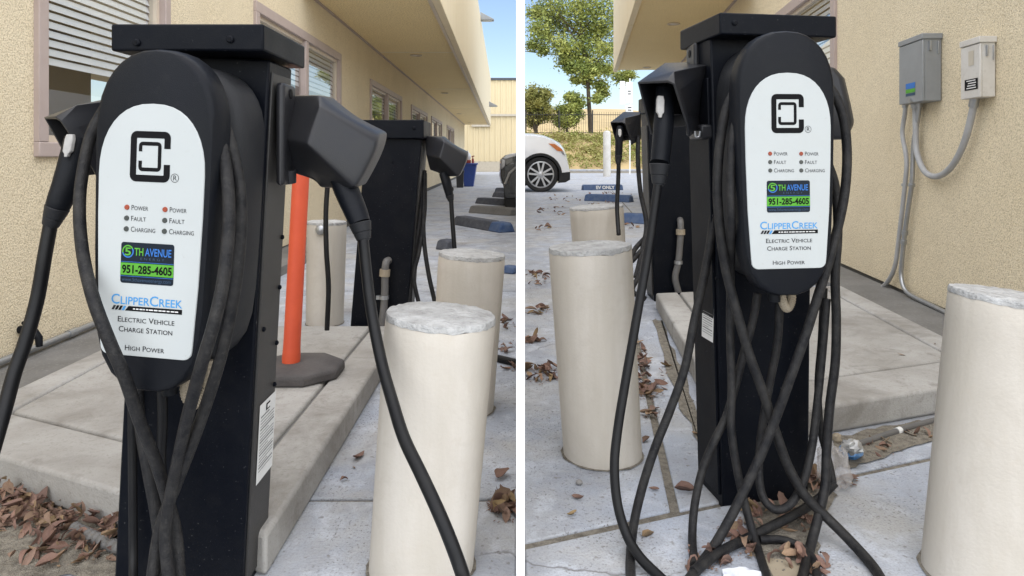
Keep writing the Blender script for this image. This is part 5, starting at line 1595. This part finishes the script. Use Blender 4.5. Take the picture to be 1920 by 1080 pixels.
def leaf_pile(label, spots, size, seed, tilt=0.4, layers=0.03, z=0.0):
    """spots: (column, row, spread columns, spread rows, count)"""
    rnd = random.Random(seed)
    c0 = G(spots[0][0], spots[0][1], z)
    t = thing('leaf_pile', label, 'leaf pile', c0, 'drifts of fallen leaves')
    for px, py, sx, sy, n in spots:
        for _ in range(n):
            a = rnd.uniform(0, 6.283); q = math.sqrt(rnd.random())
            c = G(px + sx * q * math.cos(a), py + sy * q * math.sin(a), z)
            c.z += 0.002 + layers * (1 - q) * rnd.random()
            put_leaf('leaf', t, c, size, tilt, rnd)
    m = MB()
    for px, py, sx, sy, n in spots:                                  # crumbs and stalks between the leaves
        for _ in range(n * 4):
            a = rnd.uniform(0, 6.283); q = math.sqrt(rnd.random()) * 1.25
            c = G(px + sx * q * math.cos(a), py + sy * q * math.sin(a), z)
            c.z += 0.003
            r_ = size * rnd.uniform(0.03, 0.12); a = rnd.uniform(0, 6.283)
            u = Vector((math.cos(a), math.sin(a), rnd.uniform(-0.2, 0.3))) * r_; v = Vector((-math.sin(a), math.cos(a), rnd.uniform(-0.3, 0.3))) * r_ * rnd.uniform(0.15, 0.8)
            m.add([c - u, c + v, c + u * rnd.uniform(0.6, 1.4), c - v], [(0, 1, 2, 3)])
    cr_ = m.build('leaf_crumbs', 'dry_leaf', t)
    cr_['kind'] = 'stuff'
    return t
# steeper front kerb pile on the left
leaf_pile('deep drift of red brown leaves against the kerb around the flexible pipe', [(25, 930, 50, 34, 44), (85, 950, 70, 36, 56), (150, 990, 70, 32, 44), (50, 985, 60, 30, 34), (190, 1030, 55, 30, 30), (120, 1035, 70, 24, 20), (215, 1005, 34, 28, 22), (60, 1060, 60, 14, 8), (40, 960, 60, 50, 30), (130, 1000, 90, 45, 30)], 0.040, 11, 0.55, 0.05)
leaf_pile('small heap of pointed leaves at the partition beside the nearest bollard', [(945, 955, 28, 24, 18), (935, 945, 22, 18, 8)], 0.052, 12, 0.7, 0.035)
leaf_pile('thin scatter of leaves along the partition behind the bollards', [(950, 610, 16, 10, 8), (948, 650, 18, 14, 8), (955, 690, 14, 8, 4)], 0.06, 13, 0.4, 0.02)
leaf_pile('drift of leaves at the partition left of the near bollard', [(1010, 705, 34, 14, 24), (1030, 695, 25, 12, 10)], 0.055, 14, 0.5, 0.04)
leaf_pile('line of leaves in the gutter between the bollard and the kerb', [(1205, 690, 14, 26, 18), (1215, 735, 20, 18, 18), (1222, 775, 16, 10, 6), (1200, 660, 10, 22, 8), (1245, 700, 8, 40, 6)], 0.05, 15, 0.45, 0.025)
leaf_pile('drift of leaves farther along the partition in the right bay', [(1005, 525, 26, 14, 18), (1012, 585, 24, 6, 14), (1000, 640, 18, 6, 8)], 0.06, 16, 0.45, 0.04)
leaf_pile('leaves scattered around the car wheel and farther bollard', [(1040, 396, 34, 8, 20), (1060, 372, 40, 8, 14), (1020, 430, 18, 4, 6)], 0.085, 17, 0.4, 0.03)
leaf_pile('leaves gathered on and around the navy wheel stops', [(1145, 366, 45, 5, 24), (1130, 382, 30, 3, 10), (1185, 425, 22, 4, 10)], 0.09, 18, 0.4, 0.06)
leaf_pile('leaves trapped among the cables at the pedestal foot', [(1440, 925, 55, 16, 36), (1520, 905, 34, 20, 24), (1495, 985, 34, 20, 20), (1400, 1000, 50, 20, 10), (1450, 960, 60, 20, 16), (1330, 1055, 40, 20, 10), (1390, 1035, 30, 20, 8), (1480, 1050, 40, 20, 12), (1350, 915, 14, 10, 5), (1535, 1065, 20, 20, 8)], 0.043, 19, 0.5, 0.03)
leaf_pile('few curled leaves beside the blue wrapper below the kerb', [(1640, 845, 40, 14, 9), (1730, 820, 30, 14, 5), (1600, 860, 20, 10, 5), (1585, 905, 20, 10, 5)], 0.042, 20, 0.5, 0.015)
singles = [
 (672, 858, 'pale curled leaf lying by the left kerb behind the nearest bollard'), (664, 877, 'rust leaf nearest the kerb beside the nearest bollard'), (645, 900, 'small rust leaf at the foot of the left kerb'),
 (1085, 935, 'tan leaf on the concrete below the near right bollard'), (1072, 965, 'dark red leaf below the tan one near the partition'), (1212, 826, 'red leaf touching the near right bollard'),
 (1226, 918, 'dark leaf right of the bowed cable on the joint'), (1285, 920, 'red leaf beside the pedestal joint'), (1216, 1005, 'narrow leaf between the two hanging cables below the joint'),
 (1170, 864, 'brown leaf tucked against the base of the near right bollard'), (1305, 815, 'leaf leaning at the kerb beside the pedestal'), (942, 893, 'lone leaf above the pointed heap by the partition')]
rnd = random.Random(77)
for px, py, lab in singles:
    o = put_leaf('fallen_leaf', None, G(px, py, 0.002), 0.045, 0.2, rnd)
    tag(o, lab, 'leaf', 'single fallen leaves')
for px, py, lab in ((1890 - 200, 665, 'dark twig like leaf lying on the right pad'), (1753, 645, 'brown leaf on the pad edge below the wall')):
    o = put_leaf('fallen_leaf', None, G(px, py, PH + 0.002), 0.04, 0.2, rnd)
    tag(o, lab, 'leaf', 'single fallen leaves')
# grit and dirt gathered along the kerbs
def dirt(label, pts, seed, z=0.0035):
    rnd = random.Random(seed)
    out = []
    n = len(pts)
    for i in range(n):
        a, b = Vector(pts[i]), Vector(pts[(i + 1) % n])
        for k in range(6):
            q = a.lerp(b, k / 6) + Vector((rnd.uniform(-5, 5), rnd.uniform(-4, 4)))
            c = G(q.x, q.y, z)
            out.append(c)
    m = MB()
    m.add(out, [tuple(range(len(out)))])
    x0, x1 = min(p[0] for p in pts), max(p[0] for p in pts); y0, y1 = min(p[1] for p in pts), max(p[1] for p in pts)
    k = 0
    while k < 260:
        px, py = rnd.uniform(x0, x1), rnd.uniform(y0, y1)
        ins = False
        for i in range(n):
            (ax, ay), (bx, by) = pts[i], pts[(i + 1) % n]
            if (ay > py) != (by > py) and px < (bx - ax) * (py - ay) / (by - ay) + ax:
                ins = not ins
        k += 1
        if not ins: continue
        c = G(px, py, z); r_ = rnd.uniform(0.0012, 0.0036)
        m.add([c + Vector((r_, 0, 0)), c + Vector((0, r_, 0)), c + Vector((-r_, 0, 0)), c + Vector((0, -r_, 0)), c + Vector((0, 0, r_))], [(0, 1, 4), (1, 2, 4), (2, 3, 4), (3, 0, 4)])
    return tag(m.build('gravel', 'grit', None), label, 'grit', kind='stuff')
dirt('dark grit lying under the leaf drift by the left kerb', [(-60, 897), (90, 924), (245, 1006), (300, 1095), (200, 1098), (120, 1075), (40, 1095), (-60, 1090)], 41)
dirt('dark grit along the kerb beside the blue wrapper', [(1562, 822), (1660, 800), (1775, 782), (1775, 822), (1690, 845), (1600, 875), (1560, 878)], 42)
dirt('grit strewn at the pedestal foot under the cables', [(1340, 915), (1430, 905), (1545, 885), (1570, 925), (1530, 985), (1540, 1060), (1440, 1085), (1400, 1020), (1395, 955)], 43)
dirt('thin line of grit in the gutter below the right kerb', [(1224, 600), (1240, 600), (1290, 720), (1330, 830), (1310, 830), (1262, 730)], 44)
# crumpled wrapper, bag, paper
def crumple(name, label, cat, c, rx, ry, rz, mat, seed, n=14, rough=0.35):
    m = MB(); lo = []
    for k in range(8):
        th = math.pi * (k + 0.3) / 7.6
        lp = []
        for i in range(n):
            a = 2 * math.pi * i / n
            d_ = Vector((math.sin(th) * math.cos(a), math.sin(th) * math.sin(a), math.cos(th)))
            q = 1 + rough * noise.noise(d_ * 2.6 + Vector((seed, 0, 0))) + rough * 0.6 * noise.noise(d_ * 6 + Vector((0, seed, 0)))
            lp.append((c.x + d_.x * rx * q, c.y + d_.y * ry * q, max(0.003, c.z + d_.z * rz * q)))
        lo.append(lp)
    m.loft(lo[::-1])
    return tag(m.build(name, mat, None, bevel=0.0), label, cat)
crumple('crumpled_wrapper', 'crumpled blue foil wrapper on the ground beside the cables', 'wrapper', G(1597, 846, 0.02), 0.026, 0.024, 0.024, 'foil_blue', 3)
crumple('crumpled_can', 'crushed grey can lying on top of the blue wrapper', 'can', G(1598, 838, 0.045), 0.026, 0.022, 0.018, 'foil_grey', 8)
crumple('paper_wad', 'tiny pale wad near the wrapper at the kerb', 'paper', G(1569, 822, 0.012), 0.012, 0.012, 0.013, 'cardboard', 5)
crumple('plastic_bag', 'clear plastic bag slumped behind the upright cable', 'plastic bag', G(1562, 880, 0.04), 0.034, 0.035, 0.06, 'clear_bag', 6, 20, 0.5)
m = MB(); pc = G(1392, 1072, 0.012)
vs = []
for j in range(6):
    for i in range(8):
        u = i / 7 - 0.5; v = j / 5 - 0.5
        vs.append((pc.x + u * 0.075 + 0.01 * v, pc.y + v * 0.05 - 0.01, 0.006 + 0.012 * max(0, 0.5 - abs(u)) + 0.006 * noise.noise(Vector((u * 5, v * 5, 1)))))
m.add(vs, [(j * 8 + i, j * 8 + i + 1, (j + 1) * 8 + i + 1, (j + 1) * 8 + i) for j in range(5) for i in range(7)])
tag(m.build('paper_scrap', 'paper', None, smooth=True), 'white printed paper scrap under the cables at the frame edge', 'paper')
m = MB(); q = G(1475, 1065, 0.004); m.prism([(q.x - 0.035, q.y - 0.03), (q.x + 0.03, q.y - 0.04), (q.x + 0.04, q.y + 0.02), (q.x - 0.03, q.y + 0.035)], 0.001, 0.004)
tag(m.build('cardboard_scrap', 'cardboard', None), 'flat brown cardboard scrap among the leaves under the cables', 'cardboard')
q = G(1086, 904, 0.006)
m = MB(); m.lathe([(0.004, 0.001), (0.008, 0.004), (0.008, 0.008), (0.003, 0.012)], q.x, q.y, 9); tag(m.build('pebble', 'pebble', None, smooth=True), 'dark pebble on the concrete below the near right bollard', 'pebble')
for k, (a, b) in enumerate((((1650, 818), (1672, 832)), ((1668, 820), (1650, 835)))):
    m = MB(); m.tube([G(*a, 0.01), G(*b, 0.008)], 0.0018, 6); tag(m.build('twig', 'twig'), ('longer' if k == 0 else 'shorter') + ' dry twig crossing the leaves by the wrapper', 'twig')
# garden hose scraps along the partition in the left bay
loose_cable('dark hose lying along the partition behind the bollards', [(934, 672, 5), (950, 676, 5), (967, 680, 5)], 0.014, 'cable_clean', 'garden_hose')
